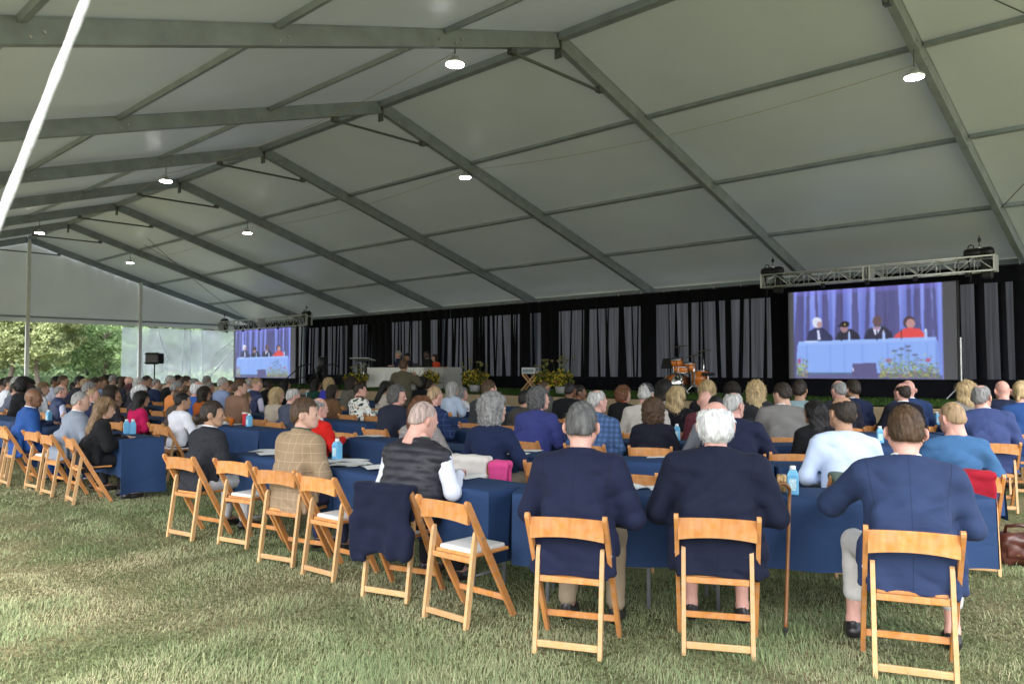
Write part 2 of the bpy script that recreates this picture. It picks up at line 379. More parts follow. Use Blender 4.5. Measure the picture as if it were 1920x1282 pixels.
# near white rope at the photographer's left
M_ROPE = mat('white_rope', (.82, .83, .84), rough=.8, var=.08, scale=60, bump=.6, bscale=120, stretch=(1, 1, 1))
p1 = atd(163, -5, 1.10); p2 = atd(2, 405, 1.05); dr = (p1 - p2) / np.linalg.norm(p1 - p2)
top = p1 + dr * ((4.0 - p1[2]) / dr[2]); bot = p2 - dr * ((p2[2]) / dr[2])
rp = MB(); n = 160
pts = [bot + (top - bot) * k / n for k in range(n + 1)]
rp.tube(pts, [.0056 + .0006 * math.sin(k * 1.9) for k in range(n + 1)], 12)
o = rp.build('tie_rope', M_ROPE, smooth=True); tag(o, 'thick white rope slanting down from the tent edge close to the camera', 'rope')
pg = MB(); pg.tube([bot + np.array((0, 0, -.02)), bot + np.array((0, 0, .12))], .012, 8); po = pg.build('stake', M_ALUD); po.parent = o
# ================================================================= TREES BEYOND THE GABLE
def leaf_mesh(name, n, rx, ry, rz, clumps, ls, seed, low=0.0):
    rg = np.random.default_rng(seed); cs = []
    for k in range(clumps):
        d = rg.normal(size=3); d /= np.linalg.norm(d); q = rg.uniform(.35, 1.0) ** .6
        c = d * q * np.array([rx, ry, rz]); r = rg.uniform(.16, .34) * (rx + rz) / 2
        cs.append((c, r * .62))
    V = []; per = n // clumps
    P = []
    for c, r in cs:
        d = rg.normal(size=(per, 3)); d /= np.linalg.norm(d, axis=1)[:, None]
        q = rg.random((per, 1)) ** .45 * r * np.array([1.15, 1.15, .8]); P.append(c + d * q)
    P = np.concatenate(P); m = len(P)
    a = rg.normal(size=(m, 3)); a /= np.linalg.norm(a, axis=1)[:, None]; b = np.cross(a, rg.normal(size=(m, 3))); b /= np.linalg.norm(b, axis=1)[:, None] + 1e-9
    s = ls * rg.uniform(.6, 1.4, (m, 1))
    V = np.stack([P - a * s, P + b * s * .5, P + a * s, P - b * s * .5], 1).reshape(-1, 3)
    Q = np.arange(4 * m).reshape(m, 4)
    return np_mesh(name, V, Q, smooth=False)
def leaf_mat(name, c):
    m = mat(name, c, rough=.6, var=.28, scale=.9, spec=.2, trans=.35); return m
LEAF = [leaf_mat('leaf_yellow_green', (.30, .35, .17)), leaf_mat('leaf_mid_green', (.21, .30, .155)), leaf_mat('leaf_dark_green', (.16, .235, .13)), leaf_mat('leaf_fresh_green', (.25, .36, .17))]  # leaf colours slightly paled, outdoor haze painted into them
M_BARK = mat('bark', (.12, .10, .08), rough=.9, var=.3, scale=6, bump=.5, bscale=10, stretch=(1, 1, .2))
CROWNS = {}
def tree(px, X, hgt, crown_r, kind, seed, label, name='deciduous_tree', base=None):
    p = atx(px, 690, X); loc = (p[0], p[1], -.3)
    t = empty(name, loc, random.uniform(0, 6), label, 'tree', 'trees beyond the open gable')
    rg = random.Random(seed)
    tk = MB(); top = hgt * .8
    pts = [(.12 * math.sin(k * 1.3 + seed), .12 * math.cos(k + seed), top * k / 7) for k in range(8)]
    tk.tube(pts, [.2 * (1 - .8 * k / 7) * hgt / 10 for k in range(8)], 8)
    for k in range(9):
        z = hgt * rg.uniform(.25, .75); a = rg.uniform(0, 6.28); L = crown_r * rg.uniform(.5, .9)
        tk.tube([(0, 0, z), (math.cos(a) * L * .5, math.sin(a) * L * .5, z + L * .3), (math.cos(a) * L, math.sin(a) * L, z + L * .75)], [.06, .04, .015], 5)
    tk.build('trunk', M_BARK, t, smooth=True)
    lo = hgt * (base if base is not None else .18)
    key = (kind, seed % 3, round(crown_r, 1), round(hgt), round(lo, 1))
    if key not in CROWNS:
        CROWNS[key] = leaf_mesh('crown', 20000, crown_r, crown_r, (hgt - lo) / 2, 110, .10, seed)
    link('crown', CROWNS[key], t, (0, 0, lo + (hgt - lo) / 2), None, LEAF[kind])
TR = [(-30, -62, 9, 3.2, 1, 'rounded green tree at the left edge of the picture beyond the gable'),
 (22, -56, 9.5, 3.6, 0, 'broad yellow-green tree left of the white gable pole'),
 (72, -55, 8.6, 2.6, 0, 'yellow-green tree just right of the white gable pole'),
 (118, -98, 7.2, 3.0, 1, 'mid-green tree below the small gap of bright sky'),
 (160, -62, 7.6, 2.4, 3, 'fresh green tree with airy layered branches in the open gable'),
 (196, -57, 8.6, 2.7, 3, 'fresh green leafy tree beside the edge of the clear window'),
 (222, -66, 10.5, 3.2, 2, 'dark tree half behind the left edge of the clear window'),
 (262, -70, 11.0, 3.6, 2, 'dark tree seen hazily behind the middle window pole'),
 (306, -66, 11.5, 3.8, 1, 'green tree seen hazily behind the loudspeaker'),
 (352, -72, 11.5, 3.8, 2, 'dark tree seen hazily in the middle of the clear window'),
 (398, -68, 11.5, 3.6, 1, 'green tree seen hazily near the screen edge'),
 (445, -72, 12.0, 4.0, 2, 'dark tree seen hazily behind the left screen'),
 (5, -78, 10.0, 3.4, 2, 'dark far tree behind the yellow-green one at the left edge'),
 (96, -106, 7.6, 3.4, 2, 'dark far tree under the bright sky gap'),
 (178, -84, 11.0, 3.6, 2, 'tall dark far tree behind the fresh green ones')]
for i, (px, X, hg, cr, k, lb) in enumerate(TR): tree(px, X, hg, cr, k, i * 7 + 3, lb)
# undergrowth at the wood's edge: an uncountable mass
ug = []
for k in range(26):
    px = -60 + k * 21; X = -58 - (k * 37 % 11); p = atx(px, 690, X); ug.append((p[0], p[1]))
rg = np.random.default_rng(5); P = []
for (x, y) in ug:
    d = rg.normal(size=(700, 3)) * np.array([1.4, 1.4, .75]); d[:, 2] = np.abs(d[:, 2]); P.append(d + np.array([x, y, -.35]))
P = np.concatenate(P); m_ = len(P); a = rg.normal(size=(m_, 3)); a /= np.linalg.norm(a, axis=1)[:, None]; b = np.cross(a, rg.normal(size=(m_, 3))); b /= np.linalg.norm(b, axis=1)[:, None]
s = .17 * rg.uniform(.6, 1.4, (m_, 1)); V = np.stack([P - a * s, P + b * s * .6, P + a * s, P - b * s * .6], 1).reshape(-1, 3)
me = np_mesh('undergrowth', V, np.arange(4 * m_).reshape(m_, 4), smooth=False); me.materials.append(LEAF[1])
tag(link('undergrowth', me), 'tangled green undergrowth along the edge of the wood', 'bushes', kind='stuff')
# far wood behind the single trees
rg = np.random.default_rng(11); P = []
for k in range(46):
    px = -160 + k * 17; X = -105 - (k * 29 % 17); p = atx(px, 690, X)
    d = rg.normal(size=(420, 3)) * np.array([3.0, 3.0, 1.7]); P.append(d + np.array([p[0], p[1], 2.6 + (k * 13 % 5) * .3 + (3.0 if px > 200 else 0)]))
P = np.concatenate(P); P = P[P[:, 2] > -.5]; m_ = len(P); a = rg.normal(size=(m_, 3)); a /= np.linalg.norm(a, axis=1)[:, None]; b = np.cross(a, rg.normal(size=(m_, 3))); b /= np.linalg.norm(b, axis=1)[:, None]
s = .45 * rg.uniform(.6, 1.4, (m_, 1)); V = np.stack([P - a * s, P + b * s * .6, P + a * s, P - b * s * .6], 1).reshape(-1, 3)
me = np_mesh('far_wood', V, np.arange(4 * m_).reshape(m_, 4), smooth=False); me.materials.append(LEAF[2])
tag(link('far_wood', me), 'far dark wood behind the nearer trees', 'wood', kind='stuff')
# ================================================================= PEOPLE (signed-distance modelling, meshed by surface nets)
class Field:
    def __init__(s, lo, hi, h):
        s.h = h; s.lo = np.array(lo, np.float32); n = np.ceil((np.array(hi) - np.array(lo)) / h).astype(int) + 1; s.n = n
        s.ax = [s.lo[i] + h * np.arange(n[i], dtype=np.float32) for i in range(3)]
        s.F = np.full(tuple(n), 1.0, np.float32)
    def win(s, lo, hi):
        sl = []
        for i in range(3):
            a = int(np.clip((lo[i] - s.lo[i]) / s.h, 0, s.n[i] - 1)); b = int(np.clip((hi[i] - s.lo[i]) / s.h + 2, 1, s.n[i])); sl.append(slice(a, max(b, a + 1)))
        return tuple(sl), s.ax[0][sl[0]][:, None, None], s.ax[1][sl[1]][None, :, None], s.ax[2][sl[2]][None, None, :]
    def smin(s, sl, d, k):
        A = s.F[sl]
        hh = np.maximum(k - np.abs(A - d), 0) / k
        s.F[sl] = np.minimum(A, d) - hh * hh * k * .25
    def cone(s, a, b, ra, rb, k=.03, sq=(1, 1, 1)):
        a = np.array(a, np.float32); b = np.array(b, np.float32); m = max(ra, rb) / min(sq) + k + 2 * s.h
        sl, X, Y, Z = s.win(np.minimum(a, b) - m, np.maximum(a, b) + m)
        d = b - a; L2 = float(d @ d) + 1e-9
        px, py, pz = X - a[0], Y - a[1], Z - a[2]
        t = np.clip((px * d[0] + py * d[1] + pz * d[2]) / L2, 0, 1)
        q = np.sqrt(((px - t * d[0]) * sq[0]) ** 2 + ((py - t * d[1]) * sq[1]) ** 2 + ((pz - t * d[2]) * sq[2]) ** 2)
        s.smin(sl, q - (ra + (rb - ra) * t), k); return s
    def ell(s, c, r, k=.03, M=None):
        c = np.array(c, np.float32); r = np.array(r, np.float32); m = float(r.max()) + k + 2 * s.h
        sl, X, Y, Z = s.win(c - m, c + m); px, py, pz = X - c[0], Y - c[1], Z - c[2]
        if M is not None:
            M = np.array(M, np.float32)   # rows: local axes in world
            px, py, pz = [M[i, 0] * px + M[i, 1] * py + M[i, 2] * pz for i in range(3)]
        k0 = np.sqrt((px / r[0]) ** 2 + (py / r[1]) ** 2 + (pz / r[2]) ** 2); k1 = np.sqrt((px / r[0] ** 2) ** 2 + (py / r[1] ** 2) ** 2 + (pz / r[2] ** 2) ** 2) + 1e-6
        s.smin(sl, k0 * (k0 - 1) / k1, k); return s
    def rbox(s, c, r, rad, k=.03, M=None):
        c = np.array(c, np.float32); m = float(np.linalg.norm(r)) + k + 2 * s.h
        sl, X, Y, Z = s.win(c - m, c + m); px, py, pz = X - c[0], Y - c[1], Z - c[2]
        if M is not None: px, py, pz = [M[i][0] * px + M[i][1] * py + M[i][2] * pz for i in range(3)]
        qx, qy, qz = np.abs(px) - r[0] + rad, np.abs(py) - r[1] + rad, np.abs(pz) - r[2] + rad
        d = np.sqrt(np.maximum(qx, 0) ** 2 + np.maximum(qy, 0) ** 2 + np.maximum(qz, 0) ** 2) + np.minimum(np.maximum(np.maximum(qx, qy), qz), 0) - rad
        s.smin(sl, d, k); return s
    def grids(s): return s.ax[0][:, None, None], s.ax[1][None, :, None], s.ax[2][None, None, :]
    def cut(s, d): s.F = np.maximum(s.F, d).astype(np.float32); return s     # keep where d<0
    def mesh(s):
        F = s.F.copy()
        for i in range(3):
            sl = [slice(None)] * 3; sl[i] = 0; F[tuple(sl)] = np.maximum(F[tuple(sl)], .001); sl[i] = -1; F[tuple(sl)] = np.maximum(F[tuple(sl)], .001)
        ins = F < 0
        c = np.zeros(tuple(s.n - 1), np.int8)
        for dx in (0, 1):
            for dy in (0, 1):
                for dz in (0, 1): c += ins[dx:s.n[0] - 1 + dx, dy:s.n[1] - 1 + dy, dz:s.n[2] - 1 + dz]
        act = np.argwhere((c > 0) & (c < 8)); idx = np.full(c.shape, -1, np.int32); idx[tuple(act.T)] = np.arange(len(act))
        cor = [(x, y, z) for x in (0, 1) for y in (0, 1) for z in (0, 1)]
        fv = np.stack([F[act[:, 0] + x, act[:, 1] + y, act[:, 2] + z] for x, y, z in cor], 1)
        acc = np.zeros((len(act), 3)); cnt = np.zeros(len(act))
        for i in range(8):
            for j in range(i + 1, 8):
                if sum(abs(cor[i][q] - cor[j][q]) for q in range(3)) != 1: continue
                m = (fv[:, i] < 0) != (fv[:, j] < 0)
                t = fv[m, i] / (fv[m, i] - fv[m, j])
                acc[m] += np.array(cor[i]) + t[:, None] * (np.array(cor[j]) - np.array(cor[i])); cnt[m] += 1
        V = s.lo + s.h * (act + acc / cnt[:, None])
        Q = []
        for ax in range(3):
            u, v = [(1, 2), (2, 0), (0, 1)][ax]
            sh = [slice(None)] * 3; s2 = [slice(None)] * 3; sh[ax] = slice(0, -1); s2[ax] = slice(1, None)
            e = np.argwhere(ins[tuple(sh)] != ins[tuple(s2)])
            e = e[(e[:, u] > 0) & (e[:, v] > 0) & (e[:, u] < s.n[u] - 1) & (e[:, v] < s.n[v] - 1)]
            if not len(e): continue
            def cell(du, dv):
                q = e.copy(); q[:, u] -= du; q[:, v] -= dv; return idx[tuple(q.T)]
            q = np.stack([cell(1, 1), cell(0, 1), cell(0, 0), cell(1, 0)], 1)
            flip = ~ins[tuple(e.T)]; q[flip] = q[flip][:, ::-1]; Q.append(q)
        return V, np.concatenate(Q)
def merge(parts):
    V = []; Q = []; n = 0
    for v, q in parts: V.append(v); Q.append(q + n); n += len(v)
    return np.concatenate(V), np.concatenate(Q)
def rotm(yaw=0, pitch=0, roll=0):
    return np.array(Matrix.Rotation(yaw, 3, 'Z') @ Matrix.Rotation(-pitch, 3, 'X') @ Matrix.Rotation(roll, 3, 'Y'))
def smoothstep(a, b, x): t = np.clip((x - a) / (b - a), 0, 1); return t * t * (3 - 2 * t)
# ---------------- head, hair, hand: built once in their own frames (face looks along +Y)
HA, HB, HC = .079, .098, .120
def make_head(fem=False):
    f = Field((-.13, -.14, -.20), (.13, .16, .15), .0078)
    j = .92 if fem else 1.0
    f.ell((0, -.008, .022), (HA, HB, HC * .83), .01)               # skull
    f.ell((0, .028, -.045), (.062 * j, .070, .078), .05)             # face
    f.ell((0, .062, -.092), (.036 * j, .028, .022), .035)            # chin
    for s in (-1, 1):
        f.cone((s * .058 * j, -.005, -.055), (s * .03 * j, .06, -.09), .022, .018, .03)   # jaw
        f.ell((s * .038, .070, -.022), (.020, .016, .016), .02)      # cheek
        f.ell((s * .092, -.016, -.016), (.0105, .026, .036), .010, M=rotm(-s * .5))   # ear
        f.ell((s * .031, .088, .008), (.024, .012, .009), .015)      # brow
    f.cone((0, .090, .002), (0, .112, -.034), .009, .0125, .014)    # nose
    f.ell((0, .106, -.038), (.018, .010, .009), .01)
    f.ell((0, .088, -.066), (.024, .010, .007), .008); f.ell((0, .086, -.077), (.020, .010, .007), .008)   # lips
    X, Y, Z = f.grids()
    for s in (-1, 1):                                                # eye hollows
        d = np.sqrt((X - s * .031) ** 2 + (Y - .104) ** 2 + (Z + .008) ** 2) - .017
        k = .012; h = np.maximum(k - np.abs(f.F + d), 0) / k; f.F = (np.maximum(f.F, -d) + h * h * k * .25).astype(np.float32)
    f.cone((0, -.02, -.06), (0, -.045, -.19), .056 * (.9 if fem else 1.02), .058 * (.88 if fem else 1.05), .03)
    return f.mesh()
HEAD = {False: make_head(False), True: make_head(True)}
def make_eye():
    m = MB(); m.lathe([(.0001, -.0115), (.006, -.0098), (.0105, -.0045), (.0115, 0), (.0105, .0045), (.006, .0098), (.0001, .0115)], (0, 0, 0), 10)
    return m.mesh('eye', True)
EYE = make_eye()
def make_hair(style):
    h = .0085; big = style in ('long', 'longwave', 'bigcurl', 'afro', 'curlylong')
    f = Field((-.21, -.24, -.42 if 'long' in style else -.24), (.21, .17, .24), h if not big else .0105)
    X, Y, Z = f.grids(); ang = np.arctan2(X, -Y + 1e-6); R_ = np.sqrt(X * X + Y * Y)
    stri = .0030 * np.sin(34 * ang + 3 * np.sin(Z * 22)) + .0016 * np.sin(61 * ang + 9 * np.sin(Z * 14 + 1)) + .0012 * np.sin(90 * Z + 11 * ang)
    curl = .010 * np.sin(X * 75 + 2.1 * np.sin(Z * 40)) * np.sin(Y * 70 + 1.7 * np.sin(X * 45)) * np.sin(Z * 72 + 2 * np.sin(Y * 50))
    curl = curl + .005 * np.sin(X * 130 + Z * 60) * np.sin(Z * 140 + Y * 80) * np.sin(Y * 120 - X * 50)
    def facecut(y0=.045, z0=.065, sl=.55):                            # remove hair in front of the face below the hairline
        return np.minimum(Y - y0, (z0 - Z) + 0 * X) - 0 * X
    def nape(z): return z - Z + 0 * X + 0 * Y
    if style in ('short', 'thin', 'buzz', 'bald_ring', 'crew', 'bun', 'tied'):
        g = {'short': .017, 'thin': .011, 'buzz': .004, 'bald_ring': .010, 'crew': .013, 'bun': .015, 'tied': .016}[style]
        f.ell((0, -.014, .022), (HA + g * .55, HB + g * .9, HC * .83 + g * 1.1), .01)
        f.ell((0, -.045, -.03), (HA - .012 + g * .5, .06 + g * .8, .055 + g * .4), .03)
        f.F += (stri * (1 if style != 'buzz' else .3)).astype(np.float32)
        f.cut(facecut(.040 if style != 'crew' else .05, .066)); f.cut(nape({'bun': -.075, 'tied': -.075, 'crew': -.058, 'buzz': -.06}.get(style, -.070)) + .25 * np.maximum(-Y - .02, 0) * -1 * 0)
        f.cut((-.052 - Z) - 2.2 * np.maximum(-(Y + .02), 0) + 0 * X)     # sideburns end by the ear, longer behind
        if style in ('short', 'thin', 'crew', 'buzz', 'bald_ring'):
            f.cut(.041 - np.sqrt((np.abs(X) - .100) ** 2 * .5 + (Y - .002) ** 2 + (Z + .020) ** 2))
            f.cut(np.where(np.abs(X) > .03, (-.034 - Z) - 1.0 * np.maximum(-(Y + .05), 0), -1.0) + 0 * X)
        if style == 'bald_ring': f.cut(.094 - np.sqrt(X ** 2 + ((Y - .01) * .9) ** 2 + (Z - .128) ** 2))
        if style == 'thin': f.cut(.055 - np.sqrt(X ** 2 + (Y + .03) ** 2 + (Z - .13) ** 2))
        if style == 'bun': f.ell((.03, -.135, -.055), (.05, .042, .046), .02)
        if style == 'tied': f.ell((0, -.115, .03), (.045, .035, .05), .03); f.cone((0, -.13, .02), (0, -.15, -.10), .03, .015, .03)
    elif style == 'fluffy':
        f.ell((0, -.018, .005), (HA + .020, HB + .018, HC * .85 + .010), .01); f.ell((0, -.05, -.045), (HA + .012, .07, .065), .03)
        f.F += (stri * 1.3 + curl * .25).astype(np.float32); f.cut(facecut(.03, .055)); f.cut(nape(-.11)); f.cut((-.06 - Z) - 1.6 * np.maximum(-(Y + .0), 0) + 0 * X)
        f.cut(.098 - np.sqrt(X ** 2 + (Y + .012) ** 2 + (Z - .135) ** 2))
    elif style == 'bob':
        f.ell((0, -.02, .02), (HA + .028, HB + .02, HC * .85 + .018), .01)
        f.cone((0, -.045, -.02), (0, -.045, -.135), .1, .098, .05, sq=(.95, 1.25, 1)); f.F += (stri * 1.6).astype(np.float32)
        f.cut(facecut(.03, .06)); f.cut(nape(-.165) + .012 * np.sin(ang * 9)); f.cut(np.where(Z < -.05, .058 - np.abs(X) - 2.0 * np.maximum(-(Y + .0), 0), -1))
    elif style in ('long', 'longwave', 'curlylong'):
        f.ell((0, -.02, .02), (HA + .03, HB + .022, HC * .85 + .02), .01)
        f.cone((0, -.06, -.02), (0, -.085, -.30), .108, .115, .05, sq=(.88, 1.6, 1))
        f.F += (stri * 2 + (curl * 1.4 if style == 'curlylong' else (.006 * np.sin(Z * 45 + 3 * ang) if style == 'longwave' else 0))).astype(np.float32)
        f.cut(facecut(.03, .06)); f.cut(nape(-.33) + .03 * np.sin(ang * 5 + 1)); f.cut(np.where(Z < -.04, .05 - np.abs(X) - 2.0 * np.maximum(-(Y + .005), 0), -1))
    elif style in ('curly', 'bigcurl', 'afro'):
        g = {'curly': .032, 'bigcurl': .05, 'afro': .05}[style]
        f.ell((0, -.025, .02), (HA + g, HB + g * .85, HC * .85 + g * .8), .01)
        f.ell((0, -.05, -.06 if style != 'bigcurl' else -.09), (HA + g * .9, .075 + g * .4, .075 + g * .4), .04); f.F += (curl * 1.2 + stri).astype(np.float32)
        f.cut(facecut(.03, .06)); f.cut(nape(-.13 if style != 'bigcurl' else -.2))
    elif style == 'cap':
        f.ell((0, -.006, .032), (HA + .014, HB + .016, HC * .83 + .014), .005); f.cut(.03 - Z + .25 * Y + 0 * X)
        f2 = Field((-.21, -.24, -.24), (.21, .22, .24), h); f2.ell((0, .10, .058), (.075, .085, .013), .01, M=rotm(0, -.22)); f2.cut(.05 - f2.grids()[1] + 0 * f2.grids()[0] + 0 * f2.grids()[2])
        V1, Q1 = f.mesh(); V2, Q2 = f2.mesh(); return merge([(V1, Q1), (V2, Q2)])
    elif style == 'beret':
        f.ell((0, -.03, .075), (.105, .115, .055), .02, M=rotm(0, .35, .1)); f.ell((0, -.015, .04), (HA + .014, HB + .012, .07), .02); f.cut(.02 - Z + .3 * Y + 0 * X)
    return f.mesh()
def strands(VQ, style, seed=1):
    """loose strands over the hair surface so that its outline is not a shell"""
    V, Q = VQ; rg = np.random.default_rng(seed)
    nrm = np.zeros_like(V); fn = np.cross(V[Q[:, 1]] - V[Q[:, 0]], V[Q[:, 2]] - V[Q[:, 0]])
    for k in range(4): np.add.at(nrm, Q[:, k], fn)
    nrm /= np.linalg.norm(nrm, axis=1)[:, None] + 1e-9
    crown = np.array((0, -.02, .12)); n = {'buzz': 900, 'bald_ring': 900, 'thin': 1300}.get(style, 1900)
    pick = rg.integers(0, len(V), n * 2); pick = pick[(nrm[pick] * (V[pick] - np.array((0, -.02, 0)))).sum(1) > 0][:n]; P = V[pick]; N_ = nrm[pick]; n = len(P)
    if 'curl' in style or style == 'afro': D = rg.normal(size=(n, 3)); L = rg.uniform(.015, .035, n); lift = .8
    elif style in ('long', 'longwave', 'bob'): D = np.array((0, -.1, -1.0)) + rg.normal(0, .12, (n, 3)); L = rg.uniform(.05, .11, n); lift = .10
    else: D = (P - crown) * 6 + np.array((0, -.15, -.55)) + rg.normal(0, .35, (n, 3)); L = rg.uniform(.012, .03, n); lift = .35
    if style == 'buzz': L = L * .35
    if style == 'fluffy': L = L * 1.15; lift = .3
    D -= N_ * (D * N_).sum(1)[:, None]; D /= np.linalg.norm(D, axis=1)[:, None] + 1e-9; D = D + N_ * lift; D /= np.linalg.norm(D, axis=1)[:, None]
    S = np.cross(D, N_); S /= np.linalg.norm(S, axis=1)[:, None] + 1e-9; wd = rg.uniform(.0007, .0017, n)[:, None]
    B = P - N_ * .003; Mi = B + D * L[:, None] * .6; T = B + D * L[:, None] - N_ * (L * .25)[:, None]
    vv = np.stack([B - S * wd, B + S * wd, Mi + S * wd * .8, Mi - S * wd * .8, T + S * wd * .2, T - S * wd * .2], 1).reshape(-1, 3); i = np.arange(n)[:, None] * 6
    return merge([(V, Q), (vv, np.concatenate([i + [0, 1, 2, 3], i + [3, 2, 4, 5]], 0))])
HAIR = {}
def hair(style):
    if style not in HAIR:
        h = make_hair(style); HAIR[style] = h if style in ('cap', 'beret') else strands(h, style)
    return HAIR[style]
def make_hand():
    """right hand, fingers along +Y, palm down, thumb on -X side; wrist at origin"""
    f = Field((-.09, -.05, -.06), (.07, .21, .05), .0052)
    f.cone((0, -.04, 0), (0, .01, 0), .027, .026, .02, sq=(.85, 1, 1.25)); f.ell((0, .05, 0), (.040, .052, .016), .015)
    for i, (x, L) in enumerate(((-.030, .070), (-.010, .080), (.011, .075), (.030, .058))):
        a = np.array((x, .085, .002)); b = a + np.array((x * .12, L * .52, -.006)); c = b + np.array((0, L * .34, -.022)); d_ = c + np.array((0, L * .12, -.022))
        f.cone(a, b, .0095, .0085, .006); f.cone(b, c, .0085, .0078, .003); f.cone(c, d_, .0078, .0066, .003)
    f.cone((-.03, .02, -.004), (-.058, .055, -.012), .014, .0105, .012); f.cone((-.058, .055, -.012), (-.056, .088, -.02), .0105, .0085, .004)
    return f.mesh()
HAND = make_hand()
# ---------------- pose -> joints
def pose_joints(lean=.16, arms='table', twist=0.0, broad=1.0, spread=.14, stand=False, bow=0.0):
    J = {}
    pel = np.array((0, 0, .54)); up = np.array((0, math.sin(lean), math.cos(lean)))
    if stand: pel = np.array((0, 0, .96)); 
    J['pel'] = pel; J['up'] = up; J['chest'] = pel + up * .33; J['neck'] = pel + up * .50; J['lean'] = lean
    sw = .185 * broad
    cx, sx = math.cos(twist), math.sin(twist)
    for s, n in ((-1, 'L'), (1, 'R')):
        sh = pel + up * .428 + np.array((s * sw * cx, s * sw * sx, 0)); J['sh' + n] = sh
        a = arms if isinstance(arms, str) else arms[0 if s < 0 else 1]
        if a == 'table': el = np.array((sh[0] + s * .085, min(sh[1] + .06, .13), sh[2] - .245)); wr = np.array((s * .14 * max(broad, 1), max(el[1] + .22, .37), .80))
        elif a == 'wide': el = np.array((sh[0] + s * .12, min(sh[1] + .06, .13), sh[2] - .24)); wr = np.array((s * .10, el[1] + .22, .80))
        elif a == 'lap': el = sh + np.array((s * .075, .02, -.265)); wr = np.array((s * .12, .25, .645))
        elif a == 'elbow': el = sh + np.array((s * .10, .015, -.26)); wr = np.array((s * .15, .23, .66))
        elif a == 'chin': el = np.array((s * .17, .30, .79)); wr = pel + up * .56 + np.array((s * .06, .19, -.02))
        elif a == 'reach': el = sh + np.array((s * .16, .16, -.19)); wr = np.array((s * .33, .56, .79))
        elif a == 'raise': el = sh + np.array((s * .14, .16, -.16)); wr = el + np.array((-s * .12, .14, .17))
        elif a == 'hang': el = sh + np.array((s * .06, -.02, -.28)); wr = el + np.array((s * .01, .10, -.23))
        J['el' + n] = el; J['wr' + n] = wr
        if stand:
            J['hp' + n] = pel + np.array((s * .09, 0, -.04)); J['kn' + n] = np.array((s * .11, .02, .50)); J['an' + n] = np.array((s * .12, -.02, .09))
        else:
            J['hp' + n] = pel + np.array((s * .09, .02, -.03)); J['kn' + n] = np.array((s * spread, .42, .525)); J['an' + n] = np.array((s * (spread + .01), .40 if not isinstance(arms, tuple) else .36, .10))
    return J
def torso(f, J, g, broad, belly, hips=True):
    pel, up = J['pel'], J['up']; M = np.array([(1, 0, 0), np.cross(up, (1, 0, 0)), up])
    M = np.array([(1, 0, 0), (0, math.cos(J['lean']), -math.sin(J['lean'])), up])
    if g > .018: f.ell(pel + up * .16, (.158 * broad + g, .115 + g, .17), .08, M)
    if hips: f.ell(pel + np.array((0, .0, .0)), (.172 * broad + g, .13 + g, .115 + g), .06)
    f.ell(pel + up * .13 + np.array((0, .012 + belly * .5, 0)), (.150 * broad + g + belly * .5, .112 + g + belly, .15), .08, M)
    f.ell(pel + up * .32, (.172 * broad + g, .118 + g * .9, .175), .08, M)
    f.cone(J['shL'] * .75 + J['shR'] * .25, J['shR'] * .75 + J['shL'] * .25, .064 + g, .064 + g, .07)
    nk = J['neck'] + J['up'] * .012
    f.cone(J['shL'] * .9 + J['chest'] * .1, nk, .046 + g, .043 + g * .6, .07); f.cone(J['shR'] * .9 + J['chest'] * .1, nk, .046 + g, .043 + g * .6, .07)
def make_body(J, broad, belly, h, stand):
    f = Field((-.55, -.30, -.02), (.55, .85, 1.25 if not stand else 1.62), h)
    torso(f, J, -.012, broad, belly)
    f.cone(J['neck'] - J['up'] * .04, J['neck'] + np.array((0, .025, .09)), .062, .056, .03)
    for n in 'LR':
        f.cone(J['sh' + n], J['el' + n], .050, .040, .03); f.cone(J['el' + n], J['wr' + n], .041, .028, .02)
        f.cone(J['hp' + n], J['kn' + n], .084, .056, .05); f.cone(J['kn' + n], J['an' + n], .054, .036, .03)
        f.cone(J['an' + n], J['an' + n] + np.array((0, .14, -.055)), .036, .028, .02); f.cone(J['an' + n], J['an' + n] + np.array((0, -.03, -.05)), .034, .03, .02)
    return f.mesh()
def wrinkle(f, amp, seed):
    X, Y, Z = f.grids(); q = seed * 1.7
    rg_ = lambda t: 1.4 - 2.4 * np.abs(np.sin(t * .5)) ** .75
    w = rg_(Z * 44 + 2.4 * np.sin(X * 9 + q) + 1.2 * np.sin(Y * 13 + q)) * np.clip(np.sin(X * 7 + Z * 6 + q), 0, 1)
    w = w + rg_(X * 26 + Z * 30 + 2.0 * np.sin(Z * 9 + q) + q) * np.clip(np.sin(Z * 9 - X * 8 + q * 2), 0, 1)
    w = w + .7 * np.sin(X * 31 + Z * 27 + 2.0 * np.sin(Z * 11 + q) + q) * (.5 + .5 * np.sin(Z * 8 - X * 6 + q)) + .5 * np.sin((X - Y) * 41 - Z * 33 + q * 2) * (.5 + .5 * np.cos(Z * 9 + Y * 12))
    f.F += (amp * w).astype(np.float32)
